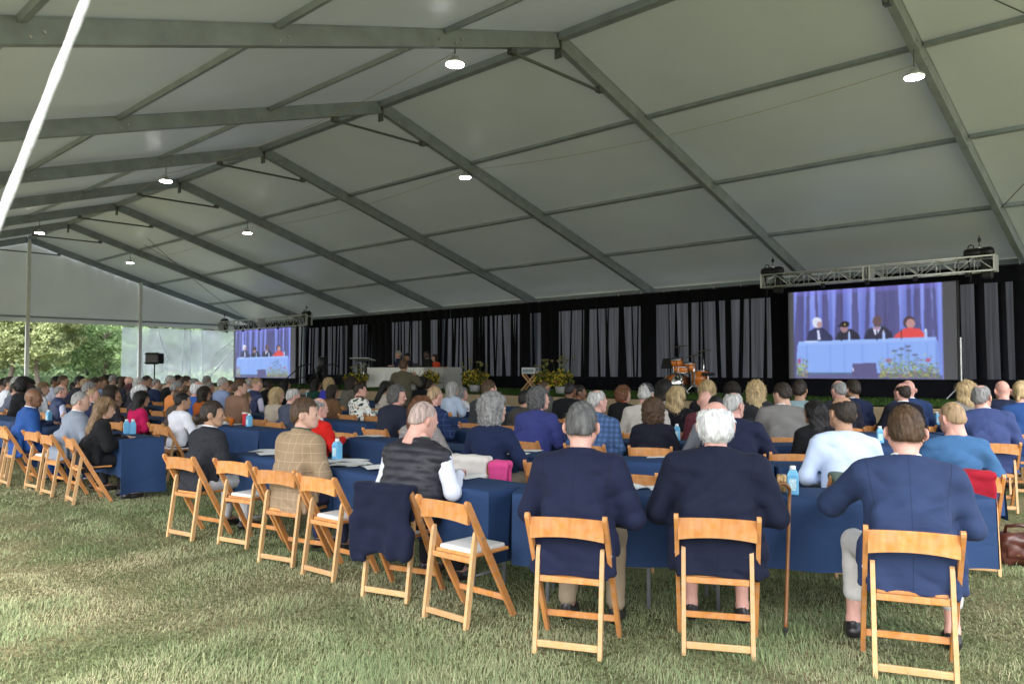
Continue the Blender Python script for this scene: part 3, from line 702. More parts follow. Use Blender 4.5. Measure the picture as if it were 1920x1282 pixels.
def make_top(J, kind, broad, belly, h, seed, stand=False):
    """upper garment: jacket, blazer (with tails over the seat), shirt, vest, sweater"""
    f = Field((-.58, -.34, .22), (.58, .85, 1.22 if not stand else 1.6), h)
    g = {'blazer': .022, 'jacket': .020, 'shirt': .010, 'vest': .026, 'sweater': .016}[kind]
    torso(f, J, g, broad, belly)
    ag = {'blazer': .016, 'jacket': .015, 'shirt': .010, 'sweater': .012}.get(kind, 0)
    for n, s in (('L', -1), ('R', 1)):
        if kind != 'vest':
            wr = J['wr' + n] * .93 + J['el' + n] * .07
            if kind in ('blazer', 'jacket'): f.cone(J['sh' + n], J['el' + n], .066 + ag, .055 + ag, .045); f.ell(J['sh' + n] + np.array((-s * .012, 0, .010)), (.058, .062, .05), .05)
            else: f.cone(J['sh' + n], J['el' + n], .058 + ag, .050 + ag, .045)
            f.cone(J['el' + n], wr, .050 + ag, .038 + ag, .03)
        else: f.cone(J['sh' + n], J['sh' + n] * .8 + J['el' + n] * .2, .066, .058, .04)
    X, Y, Z = f.grids()
    pel = J['pel']
    if kind in ('blazer', 'jacket') and not stand:
        bot = .385 if kind == 'blazer' else .45
        for z in (.66, .72, .78): f.cone((-.125 * broad, -.104 + (z - .62) * math.tan(J['lean']) * .9, z), (.125 * broad, -.104 + (z - .62) * math.tan(J['lean']) * .9, z), .034, .034, .06)
        for q in range(6):     # tail falling flat behind the seat, a touch wider at the hem
            t = q / 5.; z = pel[2] + .10 - t * (pel[2] + .10 - bot - .02)
            f.cone((-(.125 + .045 * t) * broad, -.118 - .02 * t, z), ((.125 + .045 * t) * broad, -.118 - .02 * t, z), .032 - .010 * t, .032 - .010 * t, .035)
        for s in (-1, 1):
            f.cone((s * .185 * broad, -.10, .62), (s * (.20 * broad + .01), -.09, bot + .04), .034, .022, .05); f.cone((s * .185 * broad, .02, .60), (s * (.20 * broad + .01), .03, bot + .12), .034, .020, .05)
    elif stand and kind in ('blazer', 'jacket'): f.cone(pel, pel + np.array((0, 0, -.16)), .16, .175, .06, sq=(.86, 1.15, 1))
    wrinkle(f, {'blazer': .0062, 'jacket': .0062, 'shirt': .0066, 'vest': .003, 'sweater': .0055}[kind] * (.9 if h < .013 else 1), seed)
    if kind == 'vest':
        t = (Y - pel[1]) * J['up'][1] + (Z - pel[2]) * J['up'][2]
        f.F += (.009 * (1 - np.abs(np.sin(t * math.pi / .062)) ** .6)).astype(np.float32)
    # neckline: plane across the neck base, tilted forward
    nb = J['neck'] + J['up'] * (.038 if kind in ('blazer', 'jacket', 'vest') else .022)
    f.cut((Z - nb[2]) + .30 * (Y - nb[1]) + 0 * X)
    hem = (.40 if kind == 'blazer' else .44) if not stand else (.74 if kind in ('blazer', 'jacket') else .86)
    f.cut(hem - Z + .006 * np.sin(X * 14 + seed) - (.05 * smoothstep(.15, .2, np.abs(X) / broad) if kind == 'blazer' else 0) + 0 * Y)
    if not stand:                                        # garments end over the thighs
        f.cut(np.minimum(Y - (.20 if kind in ('blazer', 'jacket') else .17), (.60 - Z)) + 0 * X)
        if kind not in ('blazer', 'jacket'): f.cut(np.where(Z < .50, .03 - 0 * X, -1) + 0 * X + 0 * Y)
    # collar roll
    if kind in ('blazer', 'jacket', 'vest'):
        t = np.linspace(0, 2 * math.pi, 15)
        P = [nb + np.array((.078 * math.sin(a), .068 * math.cos(a) + .012, -.006 - .03 * (1 + math.cos(a)) * .5 + .008)) for a in t]
        for a, b in zip(P[:-1], P[1:]): f.cone(a, b, .016, .016, .012)
    # cuffs opened: cut off beyond the wrist
    V, Q = f.mesh(); return V, Q
def make_collar(J):
    nb = J['neck'] + J['up'] * .045; f = Field(nb - np.array((.13, .13, .08)), nb + np.array((.13, .15, .08)), .0085)
    t = np.linspace(0, 2 * math.pi, 19)
    for dz, r0 in ((0, .068), (.014, .066)):
        P = [nb + np.array((r0 * math.sin(a), r0 * .95 * math.cos(a) + .014, dz - .028 * (1 + math.cos(a)) * .5)) for a in t]
        for a, b in zip(P[:-1], P[1:]): f.cone(a, b, .010, .010, .006)
    return f.mesh()
def make_sleeve(J, h, seed, n):
    f = Field((-.5, -.3, .5), (.5, .75, 1.2), h)
    if True:
        f.cone(J['sh' + n] * .97 + J['el' + n] * .03, J['el' + n], .062, .056, .03); f.cone(J['el' + n], J['wr' + n] * .93 + J['el' + n] * .07, .056, .042, .03)
    wrinkle(f, .0028, seed); return f.mesh()
def make_trousers(J, h, seed, stand, short=0.0):
    f = Field((-.34, -.3, .03), (.34, .62, .72 if not stand else 1.05), h)
    f.ell(J['pel'] - np.array((0, 0, .01)), (.178, .135, .118), .05)
    for n in 'LR':
        an = J['an' + n] * (1 - short) + J['kn' + n] * short
        f.cone(J['hp' + n], J['kn' + n], .094, .072, .05); f.cone(J['kn' + n], an + np.array((0, 0, .03)), .072, .056, .03)
    wrinkle(f, .003, seed); X, Y, Z = f.grids()
    f.cut(.085 + short * .42 - Z + 0 * X + 0 * Y); f.cut((Z - (.62 if not stand else 1.0)) + 0 * X + 0 * Y); return f.mesh()
def make_shoe(J, n):
    a = J['an' + n]; f = Field((a[0] - .09, a[1] - .12, -.01), (a[0] + .09, a[1] + .26, .14), .011)
    f.cone((a[0], a[1] - .035, .042), (a[0], a[1] + .10, .035), .040, .038, .03, sq=(.95, 1, 1)); f.cone((a[0], a[1] + .08, .036), (a[0], a[1] + .175, .030), .042, .030, .03)
    f.cone((a[0], a[1] - .01, .05), (a[0], a[1] - .01, .085), .040, .038, .02); X, Y, Z = f.grids(); f.cut(.004 - Z + 0 * X + 0 * Y); return f.mesh()
MESH = {}
def cached(key, fn, name):
    if key not in MESH:
        V, Q = fn(); MESH[key] = np_mesh(name, V, Q)
    return MESH[key]
def place(VQ, M, t): return VQ[0] @ M.T + t, VQ[1]
SKIN = {'fair': mat('skin_fair', (.60, .36, .27), rough=.55, var=.10, scale=14, spec=.35), 'pink': mat('skin_pink', (.66, .36, .29), rough=.5, var=.12, scale=14, spec=.4),
        'tan': mat('skin_tan', (.45, .26, .17), rough=.55, var=.1, scale=14, spec=.35), 'brown': mat('skin_brown', (.20, .095, .052), rough=.45, var=.1, scale=14, spec=.45), 'dark': mat('skin_dark', (.085, .045, .03), rough=.45, var=.1, scale=14, spec=.45)}
HCOL = {'pinkgrey': (.40, .30, .265), 'black': (.012, .010, .010), 'dark': (.030, .020, .014), 'brown': (.075, .042, .022), 'auburn': (.15, .062, .028), 'lightbrown': (.22, .14, .075), 'blonde': (.46, .34, .18), 'grey': (.24, .235, .23), 'darkgrey': (.11, .108, .106), 'silver': (.42, .41, .39), 'white': (.80, .79, .77), 'sandy': (.34, .23, .13), 'capblack': (.012, .012, .014), 'maroon': (.10, .035, .04)}
def hair_mat(c):
    col = HCOL[c]; return mat('hair_' + c, col, rough=.55, var=.5, scale=45, stretch=(1, 1, .12), bump=.35, bscale=160, spec=.35, dist=.004)
M_EYE = mat('eye', (.10, .08, .07), rough=.2, var=.5, scale=90)
def crease(m, amt=.28, scale=4.5):
    n = m.node_tree.nodes; l = m.node_tree.links; p = n['Principled BSDF']
    tc = n.new('ShaderNodeTexCoord'); mp = n.new('ShaderNodeMapping'); mp.inputs['Scale'].default_value = (1.0, 1.0, 1.7); l.new(tc.outputs['Object'], mp.inputs[0])
    nz = n.new('ShaderNodeTexNoise'); nz.inputs['Scale'].default_value = scale; nz.inputs['Detail'].default_value = 2; nz.inputs['Distortion'].default_value = .6; l.new(mp.outputs[0], nz.inputs[0])
    ab = n.new('ShaderNodeMath'); ab.operation = 'SUBTRACT'; ab.inputs[1].default_value = .5; l.new(nz.outputs[0], ab.inputs[0]); a2 = n.new('ShaderNodeMath'); a2.operation = 'ABSOLUTE'; l.new(ab.outputs[0], a2.inputs[0])
    b = n.new('ShaderNodeBump'); b.inputs['Strength'].default_value = amt; b.inputs['Distance'].default_value = .05; l.new(a2.outputs[0], b.inputs['Height'])
    if p.inputs['Normal'].links: l.new(p.inputs['Normal'].links[0].from_socket, b.inputs['Normal'])
    l.new(b.outputs[0], p.inputs['Normal']); return m
def cloth(c, kind='plain'):
    key = 'cloth_%s_%d_%d_%d' % ((kind,) + tuple(int(x * 999) for x in c)); new = key not in MATS
    m = cloth0(c, kind)
    return crease(m) if new else m
def cloth0(c, kind='plain'):
    key = 'cloth_%s_%d_%d_%d' % ((kind,) + tuple(int(x * 999) for x in c))
    if key in MATS: return MATS[key]
    if kind == 'plain': return mat(key, c, rough=.88, var=.10, scale=5, bump=.25, bscale=420, spec=.15, sheen=.03, dist=.002)
    if kind == 'suit':
        m = mat(key, c, rough=.8, var=.10, scale=4, bump=.2, bscale=500, spec=.2, sheen=.02, dist=.002)
        n = m.node_tree.nodes; l = m.node_tree.links; p = n['Principled BSDF']; src = p.inputs['Base Color'].links[0].from_socket
        tc = n.new('ShaderNodeTexCoord'); sx = n.new('ShaderNodeSeparateXYZ'); l.new(tc.outputs['Object'], sx.inputs[0])
        ab = n.new('ShaderNodeMath'); ab.operation = 'ABSOLUTE'; l.new(sx.outputs['X'], ab.inputs[0])
        lt = n.new('ShaderNodeMath'); lt.operation = 'LESS_THAN'; lt.inputs[1].default_value = .0014; l.new(ab.outputs[0], lt.inputs[0])
        sb = n.new('ShaderNodeMath'); sb.operation = 'SUBTRACT'; sb.inputs[1].default_value = .187; l.new(ab.outputs[0], sb.inputs[0])          # armhole seams
        cv = n.new('ShaderNodeMath'); cv.operation = 'MULTIPLY_ADD'; cv.inputs[1].default_value = -.16; cv.inputs[2].default_value = .15; l.new(sx.outputs['Z'], cv.inputs[0])
        sd = n.new('ShaderNodeMath'); sd.operation = 'ADD'; l.new(sb.outputs[0], sd.inputs[0]); l.new(cv.outputs[0], sd.inputs[1])
        a3 = n.new('ShaderNodeMath'); a3.operation = 'ABSOLUTE'; l.new(sd.outputs[0], a3.inputs[0]); l3 = n.new('ShaderNodeMath'); l3.operation = 'LESS_THAN'; l3.inputs[1].default_value = .0018; l.new(a3.outputs[0], l3.inputs[0])
        gz = n.new('ShaderNodeMath'); gz.operation = 'GREATER_THAN'; gz.inputs[1].default_value = .80; l.new(sx.outputs['Z'], gz.inputs[0]); m3 = n.new('ShaderNodeMath'); m3.operation = 'MULTIPLY'; l.new(l3.outputs[0], m3.inputs[0]); l.new(gz.outputs[0], m3.inputs[1])
        mxx = n.new('ShaderNodeMath'); mxx.operation = 'MAXIMUM'; l.new(lt.outputs[0], mxx.inputs[0]); l.new(m3.outputs[0], mxx.inputs[1])
        mx = n.new('ShaderNodeMixRGB'); mx.inputs[2].default_value = tuple(x * .5 for x in c) + (1,); l.new(mxx.outputs[0], mx.inputs[0]); l.new(src, mx.inputs[1]); l.new(mx.outputs[0], p.inputs['Base Color'])
        return m
    if kind == 'puffer': return mat(key, c, rough=.5, var=.10, scale=5, bump=.2, bscale=90, spec=.4, dist=.004)
    if kind == 'tweed': return mat(key, c, rough=.95, var=.5, scale=110, bump=.4, bscale=300, spec=.1, dist=.002)
    m = mat(key, c, rough=.9, var=.08, scale=5, bump=.25, bscale=420, spec=.15, dist=.002)     # plaid / windowpane / stripes / floral
    n = m.node_tree.nodes; l = m.node_tree.links; p = n['Principled BSDF']; src = p.inputs['Base Color'].links[0].from_socket
    tc = n.new('ShaderNodeTexCoord'); sx = n.new('ShaderNodeSeparateXYZ'); l.new(tc.outputs['Object'], sx.inputs[0])
    def line(out, period, width):
        a = n.new('ShaderNodeMath'); a.operation = 'MULTIPLY'; a.inputs[1].default_value = 1 / period; l.new(out, a.inputs[0])
        b = n.new('ShaderNodeMath'); b.operation = 'FRACT'; l.new(a.outputs[0], b.inputs[0])
        c_ = n.new('ShaderNodeMath'); c_.operation = 'LESS_THAN'; c_.inputs[1].default_value = width; l.new(b.outputs[0], c_.inputs[0]); return c_.outputs[0]
    if kind == 'floral':
        vo = n.new('ShaderNodeTexNoise'); vo.inputs['Scale'].default_value = 13; vo.inputs['Detail'].default_value = 2; l.new(tc.outputs['Object'], vo.inputs[0])
        cr = n.new('ShaderNodeValToRGB'); e = cr.color_ramp.elements; cr.color_ramp.interpolation = 'CONSTANT'
        e[0].position = 0; e[0].color = (.03, .045, .03, 1); e[1].position = .40; e[1].color = (.82, .81, .76, 1)
        e2 = e.new(.62); e2.color = (.55, .28, .05, 1); e3 = e.new(.66); e3.color = (.05, .06, .04, 1)
        l.new(vo.outputs[0], cr.inputs[0]); l.new(cr.outputs[0], p.inputs['Base Color']); return m
    per, wd, c2 = {'plaid': (.055, .5, tuple(x * .42 for x in c)), 'pane': (.075, .07, tuple(min(1, x * 1.5 + .03) for x in c)), 'pane_navy': (.07, .08, (.07, .12, .24)), 'stripe': (.016, .4, tuple(x * .55 for x in c))}[kind]
    prev = src
    for k, ax in enumerate(('X', 'Z') if kind != 'stripe' else ('X',)):
        mx = n.new('ShaderNodeMixRGB'); mx.inputs[2].default_value = (*c2, 1); fac = line(sx.outputs[ax], per, wd)
        f2 = n.new('ShaderNodeMath'); f2.operation = 'MULTIPLY'; f2.inputs[1].default_value = .55 if kind == 'plaid' else .6; l.new(fac, f2.inputs[0])
        l.new(f2.outputs[0], mx.inputs[0]); l.new(prev, mx.inputs[1]); prev = mx.outputs[0]
    l.new(prev, p.inputs['Base Color']); return m
M_SHOE = mat('black_shoe_leather', (.02, .018, .018), rough=.35)
M_WHITE_SHIRT = mat('white_shirt', (.80, .81, .84), rough=.85, var=.04)
def person(loc, rz, label, skin='fair', hstyle='short', hcol='dark', top=('jacket', (.02, .03, .08), 'plain'), trouser=(.03, .032, .04), yaw=0.0, nod=0.0, lean=.16, arms='table', broad=1.0, belly=.01,
           fem=False, collar=None, hero=False, sleeve=None, scale=1.0, twist=0.0, stand=False, cap=None, trouser_short=0.0, spread=.14, group=None, roll=0.0, hscale=1.045):
    h = .0155 if hero else .024
    seed = (hash(label) % 5) if hero else (sum(map(ord, label)) % 3)
    if hero: seed = sum(map(ord, label)) % 11
    J = pose_joints(lean, arms, twist, broad, spread, stand)
    key = (round(lean, 2), str(arms), round(broad, 2), round(belly, 2), h, stand, round(twist, 2), round(spread, 2))
    HM = rotm(yaw, nod); hc = J['neck'] + np.array((0, .05 + .03 * math.sin(lean), .175)) + HM @ np.array((0, 0, .0))
    hm = HM * hscale
    def body():
        parts = [make_body(J, broad, belly, h, stand), place(HEAD[fem], hm, hc)]
        for n, s in (('L', -1), ('R', 1)):
            d = J['wr' + n] - J['el' + n]; d = d / np.linalg.norm(d); d2 = np.array((d[0], d[1], d[2] * (.3 if J['wr' + n][2] < .95 else 1))); d2 /= np.linalg.norm(d2)
            x = np.cross(d2, (0, 0, 1.0)); x /= np.linalg.norm(x); z = np.cross(x, d2); Mh = np.array([x * s, d2, z]).T
            v, q = place(HAND, Mh, J['wr' + n]); parts.append((v, q if s > 0 else q[:, ::-1]))
        return merge(parts)
    root = link('person', cached(('body', key, fem, round(yaw, 2), round(nod, 2)), body, 'body'), None, loc, (0, roll, rz), SKIN[skin])
    root.scale = (scale, scale, scale); tag(root, label, 'person', group)
    if hstyle not in ('bald', None):
        hk = ('hair', hstyle, key[0], round(yaw, 2), round(nod, 2), stand, key[6])
        link('hair', cached(hk, lambda: place(hair(hstyle), hm, hc), 'hair'), root, None, None, hair_mat(hcol))['kind'] = 'stuff'
    if cap: link('cap' if cap[0] == 'cap' else 'beret', cached(('cap', cap[0], key[0], round(yaw, 2), round(nod, 2), stand), lambda: place(hair(cap[0]), hm, hc), 'cap'), root, None, None, hair_mat(cap[1]))
    if hero or abs(yaw) > .5 or stand:
        for sg in (-1, 1):
            e = link('eye', EYE, root, tuple(hm @ np.array((sg * .031, .0845, -.007)) + hc), None, M_EYE)
    kind, c, pat = top; names = {'blazer': 'blazer', 'jacket': 'jacket', 'shirt': 'shirt', 'vest': 'padded_vest', 'sweater': 'sweater'}
    link(names[kind], cached(('top', kind, seed, key), lambda: make_top(J, kind, broad, belly, h if not hero else .0118, seed, stand), kind), root, None, None, cloth(c, pat))
    if kind == 'vest' and sleeve:
        for n in 'LR': link('shirt_sleeve', cached(('slv', seed, key, n), lambda: make_sleeve(J, h, seed, n), 'sleeve'), root, None, None, cloth(sleeve))
    if collar: link('shirt_collar', cached(('col', key[0], stand, key[6]), lambda: make_collar(J), 'collar'), root, None, None, cloth(collar))
    link('trousers', cached(('trs', seed % 2, key[0], key[1], stand, h, round(spread, 2), trouser_short), lambda: make_trousers(J, h, seed, stand, trouser_short), 'trousers'), root, None, None, cloth(trouser))
    for n in 'LR': link('shoe', cached(('shoe', n, key[1], stand, round(spread, 2)), lambda: make_shoe(J, n), 'shoe'), root, None, None, M_SHOE)
    return root
# ================================================================= FURNITURE
M_WOOD = mat('honey_beech_wood', (.55, .215, .055), rough=.42, col2=(.70, .315, .095), scale=5, stretch=(6, 1.2, 1.2), bump=.05, bscale=40, spec=.45)
M_WOODP = mat('pale_beech_wood', (.60, .335, .135), rough=.45, col2=(.70, .43, .19), scale=5, stretch=(1.2, 1.2, .4), bump=.05, bscale=40, spec=.4)
def vary(m, lo, hi):
    n = m.node_tree.nodes; l = m.node_tree.links; p = n['Principled BSDF']; src = p.inputs['Base Color'].links[0].from_socket
    oi = n.new('ShaderNodeObjectInfo'); mr = n.new('ShaderNodeMapRange'); mr.inputs[3].default_value = lo; mr.inputs[4].default_value = hi; l.new(oi.outputs['Random'], mr.inputs[0])
    hs = n.new('ShaderNodeHueSaturation'); l.new(mr.outputs[0], hs.inputs['Value']); l.new(src, hs.inputs['Color'])
    sz = n.new('ShaderNodeTexNoise'); sz.inputs['Scale'].default_value = 22; sz.inputs['Detail'].default_value = 6; tc = n.new('ShaderNodeTexCoord'); l.new(tc.outputs['Object'], sz.inputs[0])
    m2 = n.new('ShaderNodeMapRange'); m2.inputs[1].default_value = .35; m2.inputs[2].default_value = .7; m2.inputs[3].default_value = .9; m2.inputs[4].default_value = 1.05; l.new(sz.outputs[0], m2.inputs[0]); l.new(m2.outputs[0], hs.inputs['Saturation'])
    l.new(hs.outputs[0], p.inputs['Base Color'])
vary(M_WOOD, .80, 1.08); vary(M_WOODP, .78, 1.0)
M_PAD = mat('white_vinyl_pad', (.78, .77, .74), rough=.4, var=.04, scale=12)
M_CLOTH = mat('navy_tablecloth', (.020, .049, .128), rough=.75, var=.12, scale=2.5, bump=.15, bscale=500, spec=.25, dist=.002)
M_TOP = mat('grey_laminate', (.42, .45, .48), rough=.5, var=.05)
M_LEG = mat('grey_table_leg', (.33, .34, .37), rough=.35, metal=.4, var=.06)
def bentslat(w, z0, hgt, y0, bow, thick):
    """curved back slat, dipped upper edge rounded at ends"""
    m = MB(); n = 13; rows = []
    for k in range(n):
        t = -1 + 2 * k / (n - 1); x = t * w / 2; y = y0 - bow * (1 - t * t)
        zt = z0 + hgt - .010 * t * t; zl = z0 + .022 * (1 - t * t)
        rows.append([(x, y - thick / 2, zl), (x, y - thick / 2, zt - .006), (x, y, zt), (x, y + thick / 2, zt - .006), (x, y + thick / 2, zl), (x, y - thick / 2, zl)])
    m.grid(np.array(rows)); return m
def sideP(y, z): return np.array((0, y, z))
# side profile (y forward from rear foot): long stile top -> front foot ; rear leg foot -> pivot
S_TOP, S_BOT = np.array((-.035, .785)), np.array((.405, 0.0)); L_BOT, L_TOP = np.array((0.0, 0.0)), np.array((.085, .585))
def stile_mesh():
    m = MB(); a = np.array((0, S_TOP[0], S_TOP[1])); b = np.array((0, S_BOT[0], S_BOT[1])); d = (b - a) / np.linalg.norm(b - a); nrm = np.array((0, -d[2], d[1])) * -1
    prof = []
    for t, wd in ((0, .012), (.006, .028), (.02, .040), (.3, .043), (.62, .045), (1, .036)):
        prof.append((a + (b - a) * t, wd))
    V = []; F = []
    for p, wd in prof:
        for sx, sw in ((-1, -1), (1, -1), (1, 1), (-1, 1)): V.append(p + np.array((sx * .012, 0, 0)) + nrm * sw * wd / 2)
    k = len(prof)
    for i in range(k - 1):
        for j in range(4): F.append((i * 4 + j, i * 4 + (j + 1) % 4, (i + 1) * 4 + (j + 1) % 4, (i + 1) * 4 + j))
    F += [(3, 2, 1, 0), tuple((k - 1) * 4 + j for j in range(4))]
    m.add(V, F); return m.mesh('stile')
def leg_mesh():
    m = MB(); a = np.array((0, L_BOT[0], L_BOT[1])); b = np.array((0, L_TOP[0], L_TOP[1]))
    V = []; F = []; pr = [(0, .03), (.08, .034), (.85, .034), (.95, .030), (.985, .020), (1.0, .008)]
    for t, wd in pr:
        for sx, sw in ((-1, -1), (1, -1), (1, 1), (-1, 1)): V.append(a + (b - a) * t + np.array((sx * .0115, sw * wd / 2, 0)))
    for i in range(len(pr) - 1):
        for j in range(4): F.append((i * 4 + j, i * 4 + (j + 1) % 4, (i + 1) * 4 + (j + 1) % 4, (i + 1) * 4 + j))
    F += [(3, 2, 1, 0), tuple((len(pr) - 1) * 4 + j for j in range(4))]
    m.add(V, F); return m.mesh('rear_leg')
WO, WI = .222, .186     # half widths of stile pair and rear-leg pair
CH = {}
CH['stile'] = stile_mesh(); CH['rear_leg'] = leg_mesh()
CH['back_slat'] = bentslat(2 * WO - .02, .640, .130, -.005, .020, .018).mesh('back_slat', False)
m = MB(); m.box((0, .25, .425), (2 * WI - .03, .34, .022), bev=.006); CH['seat_frame'] = m.mesh('seat_frame')
f_ = Field((-.2, .0, .42), (.2, .46, .48), .012); f_.rbox((0, .25, .444), (.158, .155, .018), .016, .005); CH['seat_pad'] = np_mesh('seat_pad', *f_.mesh())
m = MB(); m.box((0, .006, .055), (2 * WI - .023, .018, .038), bev=.004); CH['rear_stretcher'] = m.mesh('rear_stretcher')
m = MB(); m.box((0, .064, .402), (2 * WI - .023, .02, .035), bev=.004); CH['seat_rail'] = m.mesh('seat_rail')
m = MB(); m.box((0, .345, .125), (2 * WO - .024, .018, .038), bev=.004); CH['front_stretcher'] = m.mesh('front_stretcher')
m = MB(); m.lathe([(.008, -.003), (.008, .003)], n=8, rot=np.array([[0, 0, 1], [0, 1, 0], [-1, 0, 0]])); CH['pivot_bolt'] = m.mesh('pivot_bolt')
def chair(feet, rz, label, full=True, pale=False, group='wooden folding chairs at the tables'):
    c = empty('folding_chair', (feet[0], feet[1], 0), rz, label, 'chair', group)
    w2 = M_WOODP
    for s in (-1, 1):
        link('stile', CH['stile'], c, (s * WO, 0, 0), None, M_WOOD); link('rear_leg', CH['rear_leg'], c, (s * WI, 0, 0), None, w2)
    link('back_slat', CH['back_slat'], c, None, None, M_WOOD); link('seat_frame', CH['seat_frame'], c, None, None, M_WOOD); link('seat_pad', CH['seat_pad'], c, None, None, M_PAD)
    if full:
        link('rear_stretcher', CH['rear_stretcher'], c, None, None, w2); link('seat_rail', CH['seat_rail'], c, None, None, M_WOOD); link('front_stretcher', CH['front_stretcher'], c, None, None, M_WOOD)
        for s in (-1, 1): link('pivot_bolt', CH['pivot_bolt'], c, (s * (WO + .012), .10, .545), None, M_BOLT)
    return c
# ---- cloth-covered folding tables: frame of reference = left end of the near edge, x along the edge
TH = .745
def table_parts(L, dep):
    k = ('table', round(L, 2), round(dep, 2))
    if k not in MESH:
        m = MB(); m.box((L / 2, dep / 2, TH - .022), (L - .02, dep - .02, .03), bev=.008); MESH[k] = m.mesh('tabletop')
    return MESH[k]
lm = MB(); lm.tube([(0, -.16, .0), (0, -.15, TH - .04)], .0135, 8); LEGM = lm.mesh('leg', True)
lm = MB(); lm.tube([(0, -.15, .12), (0, .15, .12)], .010, 8); LEGX = lm.mesh('leg_brace', True)
def cloth_mesh(L, dep, drop_n, drop_e, seed, corner=True):
    rg = random.Random(seed); ph = [rg.uniform(0, 6) for _ in range(6)]
    nx = max(10, int(L / .032)); e = .012
    # unfolded sheet: rows across depth from hem to hem
    rows = [(-.02, TH - drop_n)]
    zs = np.linspace(TH - drop_n, TH - .004, 9)
    P = []
    xs = np.linspace(-.012, L + .012, nx)
    def sway(x, z, side):
        d = (TH - z); return side * (.010 + d * (.07 + .085 * math.sin(x * 7.5 + ph[0] + 1.6 * math.sin(x * 2.3)) + .045 * math.sin(x * 19 + ph[1] + math.sin(x * 5))))
    for z in zs: P.append([(x, -.012 + sway(x, z, -1) * (.6 if True else 1), z + (.012 * math.sin(x * 4 + ph[2]) if z < TH - drop_n + .01 else 0)) for x in xs])
    for y in np.linspace(-.008, dep + .008, 7): P.append([(x, y, TH + .001 + .0015 * math.sin(x * 9 + y * 14 + ph[3])) for x in xs])
    for z in zs[::-1][1:]: P.append([(x, dep + .012 - sway(x, z, -1), z) for x in xs])
    m = MB(); m.grid(np.array(P))
    # end drops
    for s, x0 in ((-1, -.012), (1, L + .012)):
        G = []
        for z in np.linspace(TH, TH - drop_e, 8):
            d = TH - z; G.append([(x0 + s * (.004 + d * (.05 + .04 * math.sin(y * 11 + ph[4]))), y + (y - dep / 2) * d * .12, z + .01 * math.sin(y * 9) * (z < TH - drop_e + .01)) for y in np.linspace(-.012 - .01, dep + .022, 9)])
        m.grid(np.array(G))
    return m.mesh('tablecloth', True)
crease(M_CLOTH, .35, 2.2)
TABLES = []
def table(x, y, rz, L, dep, label, clabel, drop=.42, drop_e=.62, seed=0, legs=True, group='folding tables'):
    TABLES.append((x, y, rz, L, dep))
    t = empty('folding_table', (x, y, 0), rz, label, 'table', group)
    link('tabletop', table_parts(L, dep), t, None, None, M_TOP)
    if legs:
        for lx in (.22, L - .22):
            for sy in (-1, 1): link('leg', LEGM, t, (lx, dep / 2, 0), (0, 0, 0 if sy < 0 else math.pi), M_LEG)
            link('leg_brace', LEGX, t, (lx, dep / 2, 0), None, M_LEG)
    k = ('cloth', round(L, 2), round(dep, 2), round(drop, 2), round(drop_e, 2), seed % 4)
    if k not in MESH: MESH[k] = cloth_mesh(L, dep, drop, drop_e, seed % 4)
    c = link('tablecloth', MESH[k], None, (x, y, .003), (0, 0, rz), M_CLOTH)
    tag(c, clabel, 'tablecloth', 'navy tablecloths')
    return t
ORD = ['front', 'second', 'third', 'fourth', 'fifth', 'sixth', 'seventh']
PLACE = ['at the aisle', 'second from the aisle', 'third from the aisle', 'fourth from the aisle', 'fifth from the aisle', 'sixth from the aisle', 'seventh from the aisle', 'eighth from the aisle']
for k in range(6):
    for j in range(8 if k > 0 else 6):
        x1 = -9.85 - j * 1.86; 
        table(x1 - 1.83, 3.66 + 1.8 * k, 0, 1.83, .46, 'folding table in the %s row left of the aisle, %s' % (ORD[k], PLACE[j]), 'navy cloth on the %s-row table left of the aisle, %s' % (ORD[k], PLACE[j]),
              drop=.45, drop_e=.66, seed=k + j, legs=(k < 3 and j < 3))
for k, (x0, y0, L) in enumerate([(-7.42, 3.80, 1.80), (-8.1, 5.6, 1.72), (-8.6, 7.35, 1.42), (-8.9, 9.1, 1.5), (-9.2, 10.85, 1.6)]):
    for j in range(2):
        table(x0 + j * (L + .03), y0, R(1.0), L, .46, 'folding table in the %s row right of the aisle, %s one' % (ORD[k], ['left', 'right'][j]), 'navy cloth on the %s-row table right of the aisle, %s one' % (ORD[k], ['left', 'right'][j]), drop=.40, drop_e=.5, seed=k * 2 + j + 1, legs=k < 3)
RT = [(-3.62, 3.90, 33.0, 1.12, 0), (-2.66, 4.53, 42.5, 2.0, 0)]
nA = np.array((-.58, .81))
RT += [(-4.62, 5.72, 25.0, 1.83, 1), (-2.9, 6.50, 43.0, 1.9, 1), (-5.62, 7.35, 25, 1.83, 2), (-3.92, 8.12, 40, 1.9, 2), (-6.0, 9.15, 25, 1.83, 3), (-4.3, 9.95, 38, 1.9, 3), (-2.75, 11.2, 40, 1.83, 3), (-6.3, 10.95, 25, 1.83, 4), (-4.6, 11.75, 36, 1.9, 4)]
nm = {0: 'nearest', 1: 'second', 2: 'third', 3: 'fourth', 4: 'fifth'}; cnt = {}
for (x, y, a, L, k) in RT:
    cnt[k] = cnt.get(k, 0) + 1; w_ = ['left', 'right', 'far right'][cnt[k] - 1]
    table(x, y, R(a), L, .46, 'angled folding table in the %s row on the right, %s one' % (nm[k], w_), 'navy cloth on the %s angled row on the right, %s table' % (nm[k], w_), drop=.46 if k == 0 else .40, drop_e=.45, seed=k * 3 + cnt[k], legs=k < 2)
